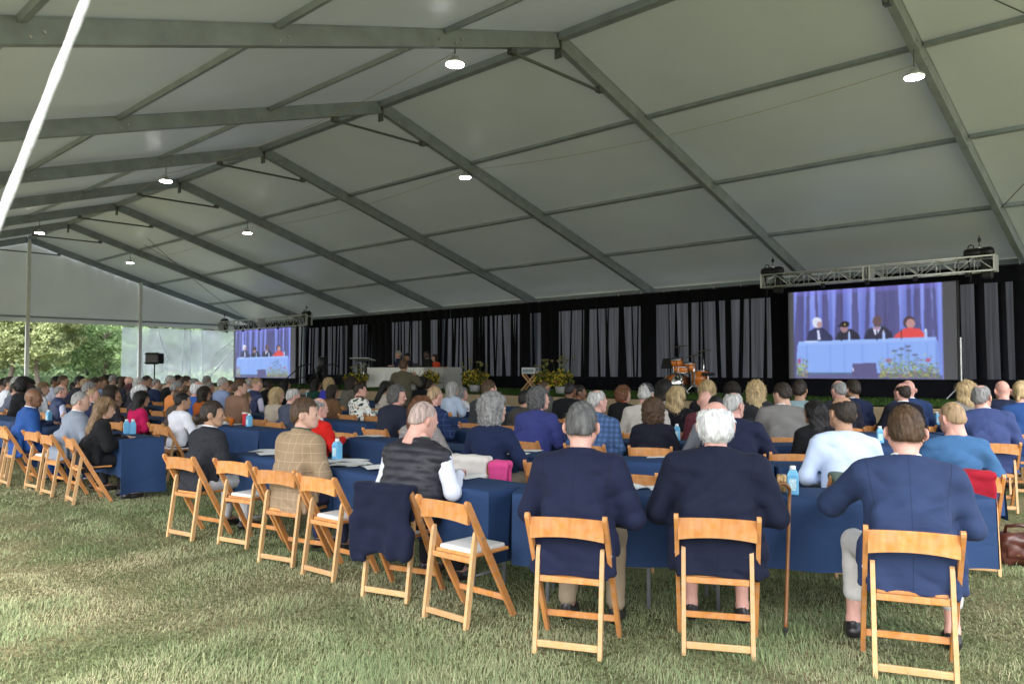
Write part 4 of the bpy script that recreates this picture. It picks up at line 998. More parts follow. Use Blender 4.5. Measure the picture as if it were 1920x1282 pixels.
# ================================================================= STAGE, DRAPES, SCREENS
SZ = .93; SY0, SY1 = 15.4, 20.5; SX0, SX1 = -38.0, -1.0
M_TURF = mat('artificial_turf', (.045, .085, .02), rough=.95, var=.35, scale=30, bump=.6, bscale=150, spec=.05)
M_FASCIA = mat('tan_plywood_fascia', (.36, .27, .16), rough=.8, var=.15, scale=4, stretch=(.3, 1, 1))
M_BLACK = mat('matte_black', (.012, .012, .013), rough=.6, var=.2); M_BLACKM = mat('black_metal', (.02, .02, .022), rough=.4, metal=.4)
M_CHROME = mat('chrome', (.75, .75, .77), rough=.15, metal=1.0, var=.03); M_TRUSS = mat('truss_aluminium', (.72, .73, .72), rough=.35, metal=.3, var=.06)
st = empty('stage', (-19, 15.4, 0), 0, 'low stage with green turf top and tan wooden front edge', 'stage')
def under(parent, o): o.parent = parent; o.matrix_parent_inverse = parent.matrix_world.inverted() if False else Matrix.Translation(parent.location).inverted(); return o
m = MB(); m.box(((SX0 + SX1) / 2, (SY0 + SY1) / 2 + .03, SZ / 2 - .02), (SX1 - SX0, SY1 - SY0 - .06, SZ - .04)); under(st, m.build('platform', M_BLACK))
for k in range(15):
    xa = SX0 + (SX1 - SX0) * k / 15; xb = SX0 + (SX1 - SX0) * (k + 1) / 15
    m = MB(); m.box(((xa + xb) / 2, SY0 - .012, SZ / 2 - .01), (xb - xa - .012, .022, SZ - .05), bev=.004); under(st, m.build('fascia_board', M_FASCIA))
nx, ny = 200, 30; U, V = np.meshgrid(np.linspace(SX0, SX1, nx), np.linspace(SY0 + .04, SY1, ny), indexing='ij')
m = MB(); m.grid(np.stack([U, V, SZ - .012 + .006 * np.sin(U * 9) * np.sin(V * 11)], -1)); under(st, m.build('turf', M_TURF, smooth=True))
# turf tufts at the far part so the edge under the screens is ragged
N = 26000; X = RNG.uniform(SX0, SX1, N); Y = SY0 + .1 + (SY1 - SY0 - .2) * RNG.random(N); hh = RNG.uniform(.02, .06, N); th = RNG.uniform(0, 6.28, N); wd = .012
bx, by = np.cos(th) * wd, np.sin(th) * wd; z0 = np.full(N, SZ - .012)
V = np.stack([np.stack([X - bx, Y - by, z0], 1), np.stack([X + bx, Y + by, z0], 1), np.stack([X + by * 2 * RNG.random(N), Y + bx, z0 + hh], 1)], 1).reshape(-1, 3)
me = np_mesh('turf_tufts', V, np.arange(3 * N).reshape(N, 3), False); me.materials.append(M_TURF); o = under(st, link('turf_tufts', me)); o['kind'] = 'stuff'
# ---- black drapes in front of the side wall
DY = 20.32; DZT = float(aty(1225, 549, 20.32)[2]); HZ = float(aty(1232, 572, 20.32)[2]); BZ = float(aty(1150, 706, 20.32)[2]); DZ0 = SZ
M_DRAPE = mat('black_drape', (.006, .006, .009), rough=.85, var=.25, scale=3, spec=.1, sheen=.03)
def sheer_mat():
    m = bpy.data.materials.new('sheer_black'); m.use_nodes = True; n = m.node_tree.nodes; l = m.node_tree.links
    p = n['Principled BSDF']; p.inputs['Base Color'].default_value = (.01, .01, .015, 1); p.inputs['Roughness'].default_value = .9
    t = n.new('ShaderNodeBsdfTransparent'); mx = n.new('ShaderNodeMixShader'); mx.inputs[0].default_value = .60
    t.inputs[0].default_value = (.95, .95, 1, 1)
    wv = n.new('ShaderNodeTexNoise'); wv.inputs['Scale'].default_value = 6; mp = n.new('ShaderNodeMapping'); mp.inputs['Scale'].default_value = (3, 1, .06); tc = n.new('ShaderNodeTexCoord')
    l.new(tc.outputs['Object'], mp.inputs[0]); l.new(mp.outputs[0], wv.inputs[0]); mr = n.new('ShaderNodeMapRange'); mr.inputs[1].default_value = .3; mr.inputs[2].default_value = .7; mr.inputs[3].default_value = .38; mr.inputs[4].default_value = .72
    l.new(wv.outputs[0], mr.inputs[0]); l.new(mr.outputs[0], mx.inputs[0])
    l.new(t.outputs[0], mx.inputs[1]); l.new(p.outputs[0], mx.inputs[2]); l.new(mx.outputs[0], n['Material Output'].inputs[0]); return m
M_SHEER = sheer_mat()
GAPS = [(555, 596), (602, 650), (660, 696), (733, 790), (806, 886), (897, 974), (992, 1014), (1047, 1095), (1104, 1202), (1229, 1359), (1370, 1449), (1800, 1828), (1846, 1872), (1886, 1902)]
def pxX(px): return aty(px, 630, DY)[0]
gx_ = [(pxX(a), pxX(b)) for a, b in GAPS]
BAY = list(np.arange(-32.2, -1.5, 5.0)) + [-1.6]
dlabels = ['leftmost black drape, beside the left screen and stage stairs', 'black drape behind the metal lectern', 'black drape behind the seated panel', 'black drape behind the small crate on crossed legs', 'black drape left of the drum kit', 'black drape between the drum kit and the right screen', 'rightmost dark sheer drape beside the right screen']
drapes = []
for i in range(len(BAY) - 1):
    xa, xb = BAY[i], BAY[i + 1]
    d = empty('stage_drape', ((xa + xb) / 2, DY, SZ), 0, dlabels[min(i, 6)], 'drape', 'black stage drapes'); drapes.append((xa, xb, d))
    n = 90; x = np.linspace(xa, xb - .01, n); U, V = np.meshgrid(x, np.linspace(SZ + .02, DZT - .03, 10), indexing='ij')
    m = MB(); m.grid(np.stack([U, DY + .06 + .02 * np.sin(U * 17) + .012 * np.sin(U * 41), V], -1)); under(d, m.build('sheer', M_SHEER, smooth=True))
    U, V = np.meshgrid(x, np.linspace(HZ, DZT, 4), indexing='ij')
    sc_ = np.where(V > DZT - .01, -.03 * np.abs(np.sin(U * 3.3)), 0)
    m = MB(); m.grid(np.stack([U, DY - .03 + .02 * np.sin(U * 13), V + sc_], -1)); under(d, m.build('header', M_DRAPE, smooth=True))
    U, V = np.meshgrid(x, np.linspace(SZ, BZ, 4), indexing='ij')
    m = MB(); m.grid(np.stack([U, DY - .02 + .025 * np.sin(U * 11), V], -1)); under(d, m.build('hem', M_DRAPE, smooth=True))
    m = MB(); m.tube([(xa, DY - .01, DZT - .01), (xb - .01, DY - .01, DZT - .01)], .02, 6); under(d, m.build('rail', M_BLACKM))
    for k in range(6):
        m = MB(); m.box((xa + (k + .5) * (xb - xa) / 6, DY - .035, DZT + .02), (.02, .02, .08)); under(d, m.build('hook', M_CHROME))
def drape_of(x):
    for xa, xb, d in drapes:
        if xa <= x < xb: return d
    return drapes[-1][2] if x > 0 else drapes[0][2]
def fold(xt, wt, xb, wb, dy=0.0):
    """one gathered, opaque fold: tapered, bulging towards the audience"""
    nz, nu = 9, 7; G = []
    for k in range(nz):
        t = k / (nz - 1); z = DZT - .05 - t * (DZT - .05 - SZ - .01); xc = xt + (xb - xt) * t ** 1.3; w_ = (wt + (wb - wt) * t ** 1.3) / 2
        G.append([(xc + w_ * u, DY + .04 - dy - .05 * (1 - u * u) - .012 * math.sin(u * 9 + xt * 3), z) for u in np.linspace(-1, 1, nu)])
    m = MB(); m.grid(np.array(G)); under(drape_of(xt), m.build('fold', M_DRAPE, smooth=True))
rg = random.Random(4)
prev = -32.2
for (a, b) in gx_ + [(-1.6, -1.6)]:
    # opaque between windows
    if a - prev > .06:
        n = max(1, int((a - prev) / .35)); w_ = (a - prev) / n
        for k in range(n): fold(prev + (k + .5) * w_, w_ * 1.08, prev + (k + .5) * w_ + rg.uniform(-.05, .05), w_ * rg.uniform(1.0, 1.25), dy=.01)
    if b > a:
        x = a; right = a > -5.5
        while x < b - .02:
            step = rg.choice([.10, .16, .24, .34, .46]) * (.75 if right else 1.0)
            x += step
            if x < b - .02: fold(x, rg.choice([.02, .03, .06, .12]) * (1.6 if right else 1), x + rg.uniform(-.13, .13), rg.choice([.03, .06, .14, .26]) * (1.5 if right else 1))
    prev = b
# ---- panel picture shown on both screens: painted into a colour grid
def panel_picture(W=288, H=162):
    v, u = np.mgrid[0:H, 0:W]; u = (u + .5) / W; v = (v + .5) / H; I = np.zeros((H, W, 3)); rg = np.random.default_rng(3)
    def put(mask, c, a=1.0): I[mask] = I[mask] * (1 - a) + np.array(c) * a
    base = np.array((114, 128, 216.)); I[:] = base
    I += (18 * np.sin(u * 90 + 3 * np.sin(u * 21)))[..., None] * np.array((.8, .9, 1.0)) - (30 * np.clip(np.sin(v * 3), 0, 1))[..., None] * np.array((.6, .5, .3))
    for c, w_ in ((.075, .028), (.13, .012), (.19, .01), (.245, .02), (.33, .022), (.345, .012), (.43, .02), (.505, .012), (.585, .035), (.62, .015), (.66, .03), (.745, .012), (.79, .02), (.85, .022), (.885, .01)):
        sl = rg.uniform(-.03, .03); put(np.abs(u - c - sl * (v - .3)) < w_ * (1 + .5 * (v - .3)), (66, 62, 116), .8)
    put(v < .05, (120, 110, 235), .35)
    def ell(cx, cy, rx, ry, c, a=1): put(((u - cx) / rx) ** 2 + ((v - cy) / ry) ** 2 < 1, c, a)
    def poly(P, c, a=1):
        m = np.ones(u.shape, bool); P = np.array(P); n = len(P)
        for k in range(n):
            p, q = P[k], P[(k + 1) % n]; m &= ((q[0] - p[0]) * (v - p[1]) - (q[1] - p[1]) * (u - p[0])) >= 0
        put(m, c, a)
    # four panellists
    poly([(.115, .60), (.135, .46), (.18, .42), (.235, .43), (.285, .52), (.30, .60)], (40, 44, 88)); poly([(.192, .56), (.188, .45), (.204, .45), (.212, .56)], (190, 200, 235))
    ell(.195, .375, .028, .055, (165, 130, 140)); ell(.188, .345, .030, .042, (205, 210, 232)); ell(.182, .375, .022, .045, (200, 205, 230)); ell(.206, .388, .017, .036, (172, 136, 142))
    poly([(.30, .60), (.32, .49), (.36, .45), (.41, .45), (.455, .52), (.46, .60)], (30, 30, 58)); ell(.362, .44, .024, .05, (150, 112, 122)); ell(.366, .395, .028, .034, (18, 18, 30)); ell(.356, .412, .036, .010, (18, 18, 30)); put((np.abs(u - .366) < .006) & (np.abs(v - .395) < .012), (190, 150, 60))
    poly([(.475, .60), (.50, .47), (.545, .43), (.60, .43), (.645, .50), (.655, .60)], (34, 34, 66)); poly([(.545, .52), (.535, .44), (.585, .44), (.56, .53)], (205, 210, 240)); ell(.562, .375, .026, .062, (96, 70, 78)); put((np.abs(u - .558) < .018) & (np.abs(v - .455) < .010), (150, 90, 130))
    ell(.745, .40, .034, .065, (70, 48, 62)); ell(.752, .415, .025, .052, (178, 128, 132)); poly([(.645, .60), (.665, .53), (.71, .47), (.745, .455), (.80, .47), (.835, .54), (.845, .60)], (222, 58, 62)); poly([(.645, .60), (.66, .555), (.72, .565), (.72, .60)], (205, 50, 58))
    # table
    poly([(.065, .575), (.89, .56), (.915, .93), (.05, .955)], (132, 168, 240)); poly([(.055, .62), (.90, .60), (.915, .93), (.05, .955)], (120, 158, 236))
    for c in (.12, .27, .36, .47, .62, .72, .84): put((np.abs(u - c) < .004) & (v > .62) & (v < .93), (100, 135, 220), .6)
    ell(.15, .578, .05, .012, (175, 200, 248)); put((u > .885) & (u < .925 * (1)) & (v > .60 + (u - .885) * 2) & (v < .95), (100, 128, 215), .7)
    put((v > .955) & (u > .05) & (u < .92), (84, 84, 140)); put((v > .93) & (v < .955) & (u > .10) & (u < .42), (60, 84, 110), .7)
    for c in (.392, .598, .835): put((np.abs(u - c) < .008) & (v > .50) & (v < .585), (150, 180, 235)); put((np.abs(u - c) < .004) & (v > .478) & (v < .50), (225, 230, 245))
    for c in (.345, .56, .70): put((np.abs(u - c) < .003) & (v > .47) & (v < .58), (22, 22, 40))
    poly([(.405, .985), (.41, .835), (.55, .825), (.56, .985)], (78, 74, 128)); put((np.abs(u - .412) < .003) & (np.abs(v - .90) < .02), (220, 220, 235))
    # flowers
    for k in range(900):
        if k % 5: cx, cy = rg.uniform(.57, .90), .985 - abs(rg.normal(0, .085)); 
        else: cx, cy = rg.uniform(.05, .125), .985 - abs(rg.normal(0, .09))
        c = [(150, 170, 60), (96, 128, 80), (190, 200, 70), (84, 96, 96), (70, 110, 80), (170, 120, 120), (120, 90, 130)][rg.integers(0, 7)]; ell(cx, cy, rg.uniform(.003, .008), rg.uniform(.004, .011), c, .6)
    for cx, cy in ((.66, .70), (.70, .68), (.74, .70), (.69, .745), (.775, .745), (.735, .655)):
        ell(cx, cy, .018, .012, (80, 92, 130), .8); put((np.abs(u - cx) < .002) & (v > cy) & (v < .9), (88, 110, 120), .7)
    ell(.845, .80, .013, .022, (170, 80, 120)); ell(.625, .80, .02, .02, (150, 90, 110), .7); ell(.07, .80, .010, .03, (160, 70, 130))
    bar = (u < .035) | (u > .928); put(bar, (66, 66, 72)); put((u < .012), (50, 50, 54))
    for _ in range(2):
        J_ = np.pad(I, ((1, 1), (1, 1), (0, 0)), 'edge'); I = (J_[1:-1, 1:-1] * 2 + J_[:-2, 1:-1] + J_[2:, 1:-1] + J_[1:-1, :-2] + J_[1:-1, 2:]) / 6
    g_ = I.mean(2, keepdims=True); I = g_ + (I - g_) * .86 + 4
    I += rg.normal(0, 2.5, I.shape); return np.clip(I, 0, 255)
PIC = panel_picture()
def screen_mesh(W=288, H=162):
    u = np.linspace(0, 1, W + 1); v = np.linspace(1, 0, H + 1); U, V = np.meshgrid(u, v)
    P = np.stack([U, 0 * U, V], -1).reshape(-1, 3); i = np.arange(H)[:, None] * (W + 1) + np.arange(W)[None, :]
    Q = np.stack([i, i + W + 1, i + W + 2, i + 1], -1).reshape(-1, 4)
    me = np_mesh('picture', P, Q, False)
    c = PIC / 255.; lin = np.where(c < .04, c / 12.92, ((c + .055) / 1.055) ** 2.4) ; lin = np.concatenate([lin.reshape(-1, 3), np.ones((W * H, 1))], 1)
    at = me.color_attributes.new('picture', 'FLOAT_COLOR', 'CORNER'); at.data.foreach_set('color', np.repeat(lin, 4, 0).astype(np.float32).ravel())
    m = bpy.data.materials.new('lit_screen'); m.use_nodes = True; n = m.node_tree.nodes; l = m.node_tree.links; p = n['Principled BSDF']
    a = n.new('ShaderNodeAttribute'); a.attribute_name = 'picture'; p.inputs['Base Color'].default_value = (.03, .03, .03, 1); p.inputs['Roughness'].default_value = .5
    l.new(a.outputs['Color'], p.inputs['Emission Color']); p.inputs['Emission Strength'].default_value = 1.12 / 2 ** EXPO
    me.materials.append(m); return me
SCRM = screen_mesh()
def screen(xa, xb, za, zb_, y, label):
    s = empty('video_screen', ((xa + xb) / 2, y, SZ), 0, label, 'screen', 'video screens showing the panel')
    o = link('picture', SCRM); o.location = (xa, y - .03, za); o.scale = (xb - xa, 1, zb_ - za); under(s, o)
    m = MB(); m.box(((xa + xb) / 2, y + .06, (za + zb_) / 2), (xb - xa + .06, .14, zb_ - za + .06), bev=.01); under(s, m.build('cabinet', M_BLACK))
    m = MB(); m.box(((xa + xb) / 2, y + .04, (SZ + za) / 2), (xb - xa, .02, za - SZ - .04)); under(s, m.build('skirt', M_DRAPE))
    m = MB(); m.box(((xa + xb) / 2, y + .02, zb_ + .16), (xb - xa + .1, .02, .24)); under(s, m.build('top_border', M_DRAPE))
    for x in (xa + .3, xb - .3):
        m = MB(); m.beam((x, y + .15, SZ), (x, y + .15, za + .1), .06, .06, up=(0, 1, 0)); under(s, m.build('leg', M_BLACKM))
SCY = 19.25
screen(aty(1480, 630, SCY)[0], aty(1795, 630, SCY)[0], float(aty(1640, 710, SCY)[2]), float(aty(1640, 538, SCY)[2]), SCY, 'large right screen showing four panellists at a blue-white table')
screen(aty(439, 660, SCY)[0], aty(555, 660, SCY)[0], float(aty(496, 708, SCY)[2]), float(aty(496, 617, SCY)[2]), SCY, 'far left screen showing the same panel, beside the clear window')
m = MB(); xs_ = aty(1799, 640, 19.0)[0]; m.tube([(xs_, 19.1, SZ), (xs_, 19.1, 2.3)], .018, 8); m.tube([(xs_ - .3, 19.1, SZ + .02), (xs_, 19.1, SZ + .35)], .012, 6); m.tube([(xs_ + .3, 19.0, SZ + .02), (xs_, 19.1, SZ + .35)], .012, 6)
tag(m.build('microphone_stand', M_TRUSS), 'slim metal stand at the right edge of the right screen', 'stand')
# ---- truss beams with hoists
brm = MB(); brm.tube([(0, 0, 0), (0, 0, 1)], .010, 6); BR = brm.mesh('brace', True)
def truss(pxa, pxb, ya, z0, z1, y, label, cells):
    xa = aty(pxa, 530, y)[0]; xb = aty(pxb, 530, y)[0]; hgt = z1 - z0
    t = empty('truss_beam', ((xa + xb) / 2, y, z0), 0, label, 'truss', 'box trusses over the screens'); dpt = .30
    for yy in (y - dpt / 2, y + dpt / 2):
        for z in (z0, z1): q = MB(); q.tube([(xa, yy, z), (xb, yy, z)], .020, 8); under(t, q.build('chord', M_TRUSS, smooth=True))
    def br(a, b):
        a = np.array(a); b = np.array(b); L = np.linalg.norm(b - a); o = link('brace', BR, None, tuple(a), Vector(b - a).to_track_quat('Z', 'Y').to_euler(), M_TRUSS); o.scale = (1, 1, L); under(t, o)
    for k in range(cells + 1):
        x = xa + (xb - xa) * k / cells
        for yy in (y - dpt / 2, y + dpt / 2): br((x, yy, z0), (x, yy, z1))
        br((x, y - dpt / 2, z0), (x, y + dpt / 2, z0))
        if k < cells:
            x2 = xa + (xb - xa) * (k + 1) / cells
            for yy in (y - dpt / 2, y + dpt / 2): br((x, yy, z1 if k % 2 else z0), (x2, yy, z0 if k % 2 else z1))
    for xx in (xa, (xa + xb) / 2 - .07, (xa + xb) / 2 + .07, xb):
        q = MB(); q.box((xx, y, (z0 + z1) / 2), (.035, dpt + .04, hgt + .04)); q2 = q.build('end_plate', M_TRUSS); under(t, q2)
    for k in range(5):
        q = MB(); q.box((xa + (xb - xa) * (k + .5) / 5, y - .1, z0 - .06), (.09, .08, .10), bev=.01); under(t, q.build('clamp', M_BLACK))
    return xa, xb
def hoist(x, y, z, ztop, label, bagside=1):
    z = min(z, ztop - .32)
    h_ = empty('chain_hoist', (x, y, z), 0, label, 'hoist', 'black chain hoists above the trusses')
    q = MB(); q.lathe([(.05, -.30), (.10, -.28), (.115, -.2), (.115, .0), (.10, .02), (.10, .06), (.12, .08), (.12, .2), (.09, .26), (.03, .28)], n=16, rot=np.array([[0, 0, 1], [0, 1, 0], [-1, 0, 0]])); q.build('motor_body', M_BLACKM, h_, True)
    q = MB(); q.tube([(-.16 + .06 * math.cos(a), 0, .10 + .09 * math.sin(a)) for a in np.linspace(math.pi, 0, 9)], .012, 6); q.build('carry_handle', M_BLACK, h_, True)
    q = MB(); q.box((.14, .0, -.36), (.22, .16, .42), bev=.03); q.build('chain_bag', M_BLACK, h_)
    q = MB(); n = int((ztop - z) / .05)
    for k in range(n): zz = .10 + k * .05; q.tube([(.012 * math.cos(a) * (1 if k % 2 else 0), .012 * math.cos(a) * (0 if k % 2 else 1), zz + .028 * math.sin(a)) for a in np.linspace(0, 2 * math.pi, 7)], .005, 4, cap=False)
    o = q.build('chain', M_BLACKM, h_); o['kind'] = 'stuff'
    q = MB(); q.tube([(-.22, 0, -.08), (-.20, .02, -.28), (-.17, .03, -.45), (-.19, .02, -.62)], .016, 6); q.build('power_cable', M_BLACK, h_, True)
    q = MB(); q.lathe([(.03, .09), (.035, .12), (.02, .16)], n=10); q.build('swivel_hook', M_CHROME, h_, True)
    q = MB(); q.lathe([(.03, ztop - z - .08), (.035, ztop - z - .03), (.03, ztop - z)], n=8); q.build('beam_clamp', M_BLACKM, h_)
TY = 19.0
xa, xb = truss(1432, 1868, 0, float(aty(1640, 524, TY)[2]), float(aty(1640, 499, TY)[2]), TY, 'grey lattice truss above the right screen', 14)
zr = roofz(TY) - .24
hoist(xa + .25, TY, float(aty(1447, 497, TY)[2]), zr, 'black chain hoist at the left end of the right truss'); hoist(xb - .30, TY, float(aty(1847, 431, TY)[2]), zr, 'black chain hoist at the right end of the right truss')
xa, xb = truss(416, 580, 0, float(aty(496, 615, TY)[2]), float(aty(496, 597, TY)[2]), TY, 'grey lattice truss above the far left screen', 16)
hoist(xa + .35, TY, float(aty(420, 583, TY)[2]), zr, 'black chain hoist at the left end of the far truss'); hoist(xb - .2, TY, float(aty(577, 583, TY)[2]), zr, 'black chain hoist at the right end of the far truss')
# ---- hanging lamps
def glow(name, c, s):
    m = bpy.data.materials.new(name); m.use_nodes = True; p = m.node_tree.nodes['Principled BSDF']; p.inputs['Emission Color'].default_value = (*c, 1); p.inputs['Emission Strength'].default_value = s; p.inputs['Base Color'].default_value = (.8, .8, .8, 1); return m
M_GLOW = glow('lamp_glow', (1, .99, .95), 9.0)
LAMPS = [(853, 121, -8.44, 'hanging lamp beside the ridge of the second rafter'), (1714, 145, -3.44, 'hanging lamp at upper right'), (872, 333, -13.44, 'hanging lamp in the middle of the right roof slope'), (311, 340, -18.44, 'hanging lamp on the left roof slope'), (464, 437, -23.44, 'small hanging lamp above the far left screen area'), (244, 493, -33.44, 'smallest hanging lamp near the far gable'), (74, 437, -28.44, 'hanging lamp next to the white gable wall on the left')]
for px, py, X, lb in LAMPS:
    p = atx(px, py, X); lp = empty('hanging_lamp', tuple(p), 0, lb + ' with bright white face', 'lamp', 'round hanging lamps')
    zr_ = min(roofz(p[1]) - .22 - p[2], 1.5); q = MB(); q.lathe([(.145, .0), (.15, .015), (.13, .04), (.07, .065), (.05, .12), (.02, .13)], n=24); q.build('lamp_shade', M_TRUSS, lp, True)
    q = MB(); q.lathe([(.135, -.012), (.135, .004)], n=24); q.build('lit_face', M_GLOW, lp)
    q = MB(); q.tube([(0, 0, .16), (0, 0, max(.2, zr_ + .05))], .010, 6); q.build('hanger', M_ALUD, lp)
def sag(a, b, d, n=14):
    a = np.array(a, float); b = np.array(b, float); return [a + (b - a) * t + np.array((0, 0, -d * 4 * t * (1 - t))) for t in np.linspace(0, 1, n)]
L3 = [atx(px, py, X) + np.array((0, 0, .18)) for px, py, X, _ in LAMPS]
for a, b in ((1, 2), (2, 4), (4, 5), (0, 3), (3, 6)): wire('power_cord', sag(L3[a], L3[b], .25), .005, M_CORD)
wire('guy_wire', sag((-29.0, 11.5, 6.4), (-36, 19.2, 4.1), .15), .010, M_CABLE); wire('guy_wire', sag((-30.0, 11.8, 6.3), (-33, 19.8, 4.2), .2), .010, M_CABLE)
# ---- stage furniture
M_LINEN = mat('white_linen', (.86, .85, .84), rough=.85, var=.04, scale=3); M_LINENG = mat('grey_linen', (.45, .44, .42), rough=.85, var=.06, scale=3)
xl = aty(690, 690, 17.0)[0]; xm = aty(796, 690, 17.0)[0]; xr = aty(832, 690, 17.0)[0]
def stage_table(x0, x1, mt, label):
    t = empty('panel_table', (x0, 17.0, SZ), 0, label[0], 'table', 'panel tables on stage'); L = x1 - x0
    q = MB(); q.box((L / 2, .38, .72), (L - .04, .70, .03)); q.build('tabletop', M_TOP, t)
    for lx in (.25, L - .25):
        for ly in (.1, .66): q = MB(); q.tube([(lx, ly, 0), (lx, ly, .71)], .016, 8); q.build('leg', M_LEG, t)
    me = cloth_mesh(L, .76, .70, .68, 1); c = link('tablecloth', me, None, (x0, 17.0, SZ), None, mt); c.name = 'stage_tablecloth'; tag(c, label[1], 'tablecloth')
stage_table(xl, xm - .02, M_LINEN, ('panel table under the white cloth on stage', 'white linen cloth on the panel table'))
stage_table(xm + .02, xr, M_LINENG, ('short panel table under the grey cloth on stage', 'grey linen cloth on the right end of the panel table'))
# lectern of chromed lattice
lx_, ly_ = aty(680, 690, 17.6)[0], 17.6
lc = empty('lectern', (lx_, ly_, SZ), R(8), 'chromed lattice lectern with clear slanted top on stage', 'lectern')
for sx in (-.2, .2):
    for sy in (-.14, .14): q = MB(); q.tube([(sx, sy, 0), (sx, sy, 1.02)], .02, 8); q.build('post', M_CHROME, lc, True)
for k in range(5):
    z0_, z1_ = k * .2, k * .2 + .2
    for sy in (-.14, .14): q = MB(); q.tube([(-.2, sy, z0_ if k % 2 else z1_), (.2, sy, z1_ if k % 2 else z0_)], .011, 6); q.build('lattice_bar', M_CHROME, lc, True)
q = MB(); q.box((0, 0, 1.06), (.95, .45, .03), rot=np.array(Matrix.Rotation(R(-12), 3, 'X'))); q.build('slanted_top', mat('frosted_acrylic', (.65, .68, .7), rough=.25), lc)
q = MB(); q.box((0, 0, .012), (.55, .42, .024)); q.build('base', M_BLACKM, lc)
q = MB(); q.tube([(.05, .1, 1.08), (.06, .0, 1.25), (.05, -.12, 1.36)], .008, 6); q.tube([(.05, -.12, 1.36), (.05, -.16, 1.37)], .014, 6); q.build('microphone', M_BLACK, lc)
# crate on crossed legs
cx_ = aty(994, 690, 18.6)[0]
cr_ = empty('crossed_leg_stand', (cx_, 18.6, SZ), R(20), 'wooden stand with crossed legs below the small white crate', 'stand')
for sy in (-.16, .16):
    q = MB(); q.beam((-.24, sy, 0), (.22, sy, .52), .035, .06, up=(0, 1, 0)); q.build('leg', M_WOODP, cr_); q = MB(); q.beam((.24, sy * .8, 0), (-.22, sy * .8, .52), .035, .06, up=(0, 1, 0)); q.build('leg', M_WOODP, cr_)
q = MB(); q.tube([(0, -.2, .26), (0, .2, .26)], .012, 6); q.build('axle', M_WOODP, cr_)
k_ = empty('small_crate', (cx_, 18.6, SZ + .535), R(20), 'small white box with blue-grey panel on the crossed wooden stand', 'box')
q = MB(); q.box((0, 0, .10), (.46, .34, .20), bev=.015); q.build('case', mat('white_plastic', (.72, .74, .76), rough=.4), k_); q = MB(); q.box((0, -.172, .10), (.38, .006, .10)); q.build('front_panel', mat('blue_grey_panel', (.25, .33, .40), rough=.5), k_)
for s_ in (-1, 1): q = MB(); q.box((s_ * .235, 0, .14), (.012, .14, .03)); q.build('handle', M_BLACK, k_)
# stage stairs with handrails
sx_ = aty(568, 720, 15.0)[0]
ss = empty('stage_stairs', (sx_, 15.36, 0), 0, 'black steps with curved handrails at the left of the stage', 'stairs')
for k in range(4): q = MB(); q.box((0, -.16 - .30 * (3 - k), SZ * (k + 1) / 5), (1.5, .30, .05), bev=.008); q.build('tread', mat('step_grey', (.22, .22, .22), rough=.7), ss); q = MB(); q.box((0, -.03 - .30 * (3 - k), SZ * (k + 1) / 10), (1.46, .02, SZ * (k + 1) / 5 - .05)); q.build('riser', M_BLACK, ss)
for s_ in (-1, 1):
    x = s_ * .78; q = MB(); q.tube([(x, -1.2, 0), (x, -1.2, .75), (x, -1.12, .88), (x, -.95, .95), (x, .0, 1.72), (x, .35, 1.80), (x, .55, 1.72), (x, .62, 1.5), (x, .62, SZ)], .022, 8); q.build('handrail', M_BLACKM, ss, True)
    q = MB(); q.tube([(x, -.95, .55), (x, .0, 1.30), (x, .6, 1.35)], .016, 8); q.build('mid_rail', M_BLACKM, ss, True)
    for yy, zz in ((-.55, 1.26), (-.05, 1.68)): q = MB(); q.tube([(x, yy, .1), (x, yy, zz)], .016, 8); q.build('rail_post', M_BLACKM, ss, True)
# moving-head stage light beside the stairs
mh = empty('stage_light', (aty(604, 700, 16.4)[0], 16.4, SZ), 0, 'black stage spotlight on a tripod beside the steps', 'stage light')
q = MB(); q.box((0, 0, .06), (.5, .4, .12), bev=.02); q.build('base', M_BLACK, mh)
for s_ in (-1, 1): q = MB(); q.box((s_ * .2, 0, .45), (.07, .2, .7), bev=.02); q.build('yoke_arm', M_BLACK, mh)
q = MB(); q.lathe([(.1, -.25), (.16, -.2), (.17, .1), (.15, .3), (.13, .32)], (0, 0, .82), 16); q.build('lamp_head', M_BLACKM, mh, True)
q = MB(); q.lathe([(.09, .325), (.10, .335)], (0, 0, .82), 16); q.build('lens', mat('lens_glass', (.7, .72, .75), rough=.1), mh)
# loudspeaker on its stand in the crowd
ps = atd(290, 672, 24.0)
sp = empty('speaker_stand', (ps[0], ps[1], 0), 0, 'thin black tripod stand holding the loudspeaker near the clear window', 'stand')
q = MB(); q.tube([(0, 0, .25), (0, 0, ps[2] - .16)], .022, 8); q.build('pole', M_BLACKM, sp)
for k in range(3): a = k * 2.09; q = MB(); q.tube([(0, 0, .55), (.5 * math.cos(a), .5 * math.sin(a), .02)], .015, 6); q.build('leg', M_BLACKM, sp)
ls_ = empty('loudspeaker', (ps[0], ps[1], ps[2] - .16), R(35), 'black loudspeaker with barn-door front on a stand before the clear window', 'loudspeaker')
q = MB(); q.box((0, 0, .16), (.46, .30, .32), bev=.02); q.build('cabinet', M_BLACK, ls_); q = MB(); q.box((.0, -.16, .16), (.42, .02, .28), bev=.01); q.build('grille', M_BLACKM, ls_)
for s_ in (-1, 1): q = MB(); q.box((.02, -.2, .16 + s_ * .15), (.42, .12, .012), rot=np.array(Matrix.Rotation(R(s_ * 25), 3, 'X'))); q.build('flap', M_BLACK, ls_)
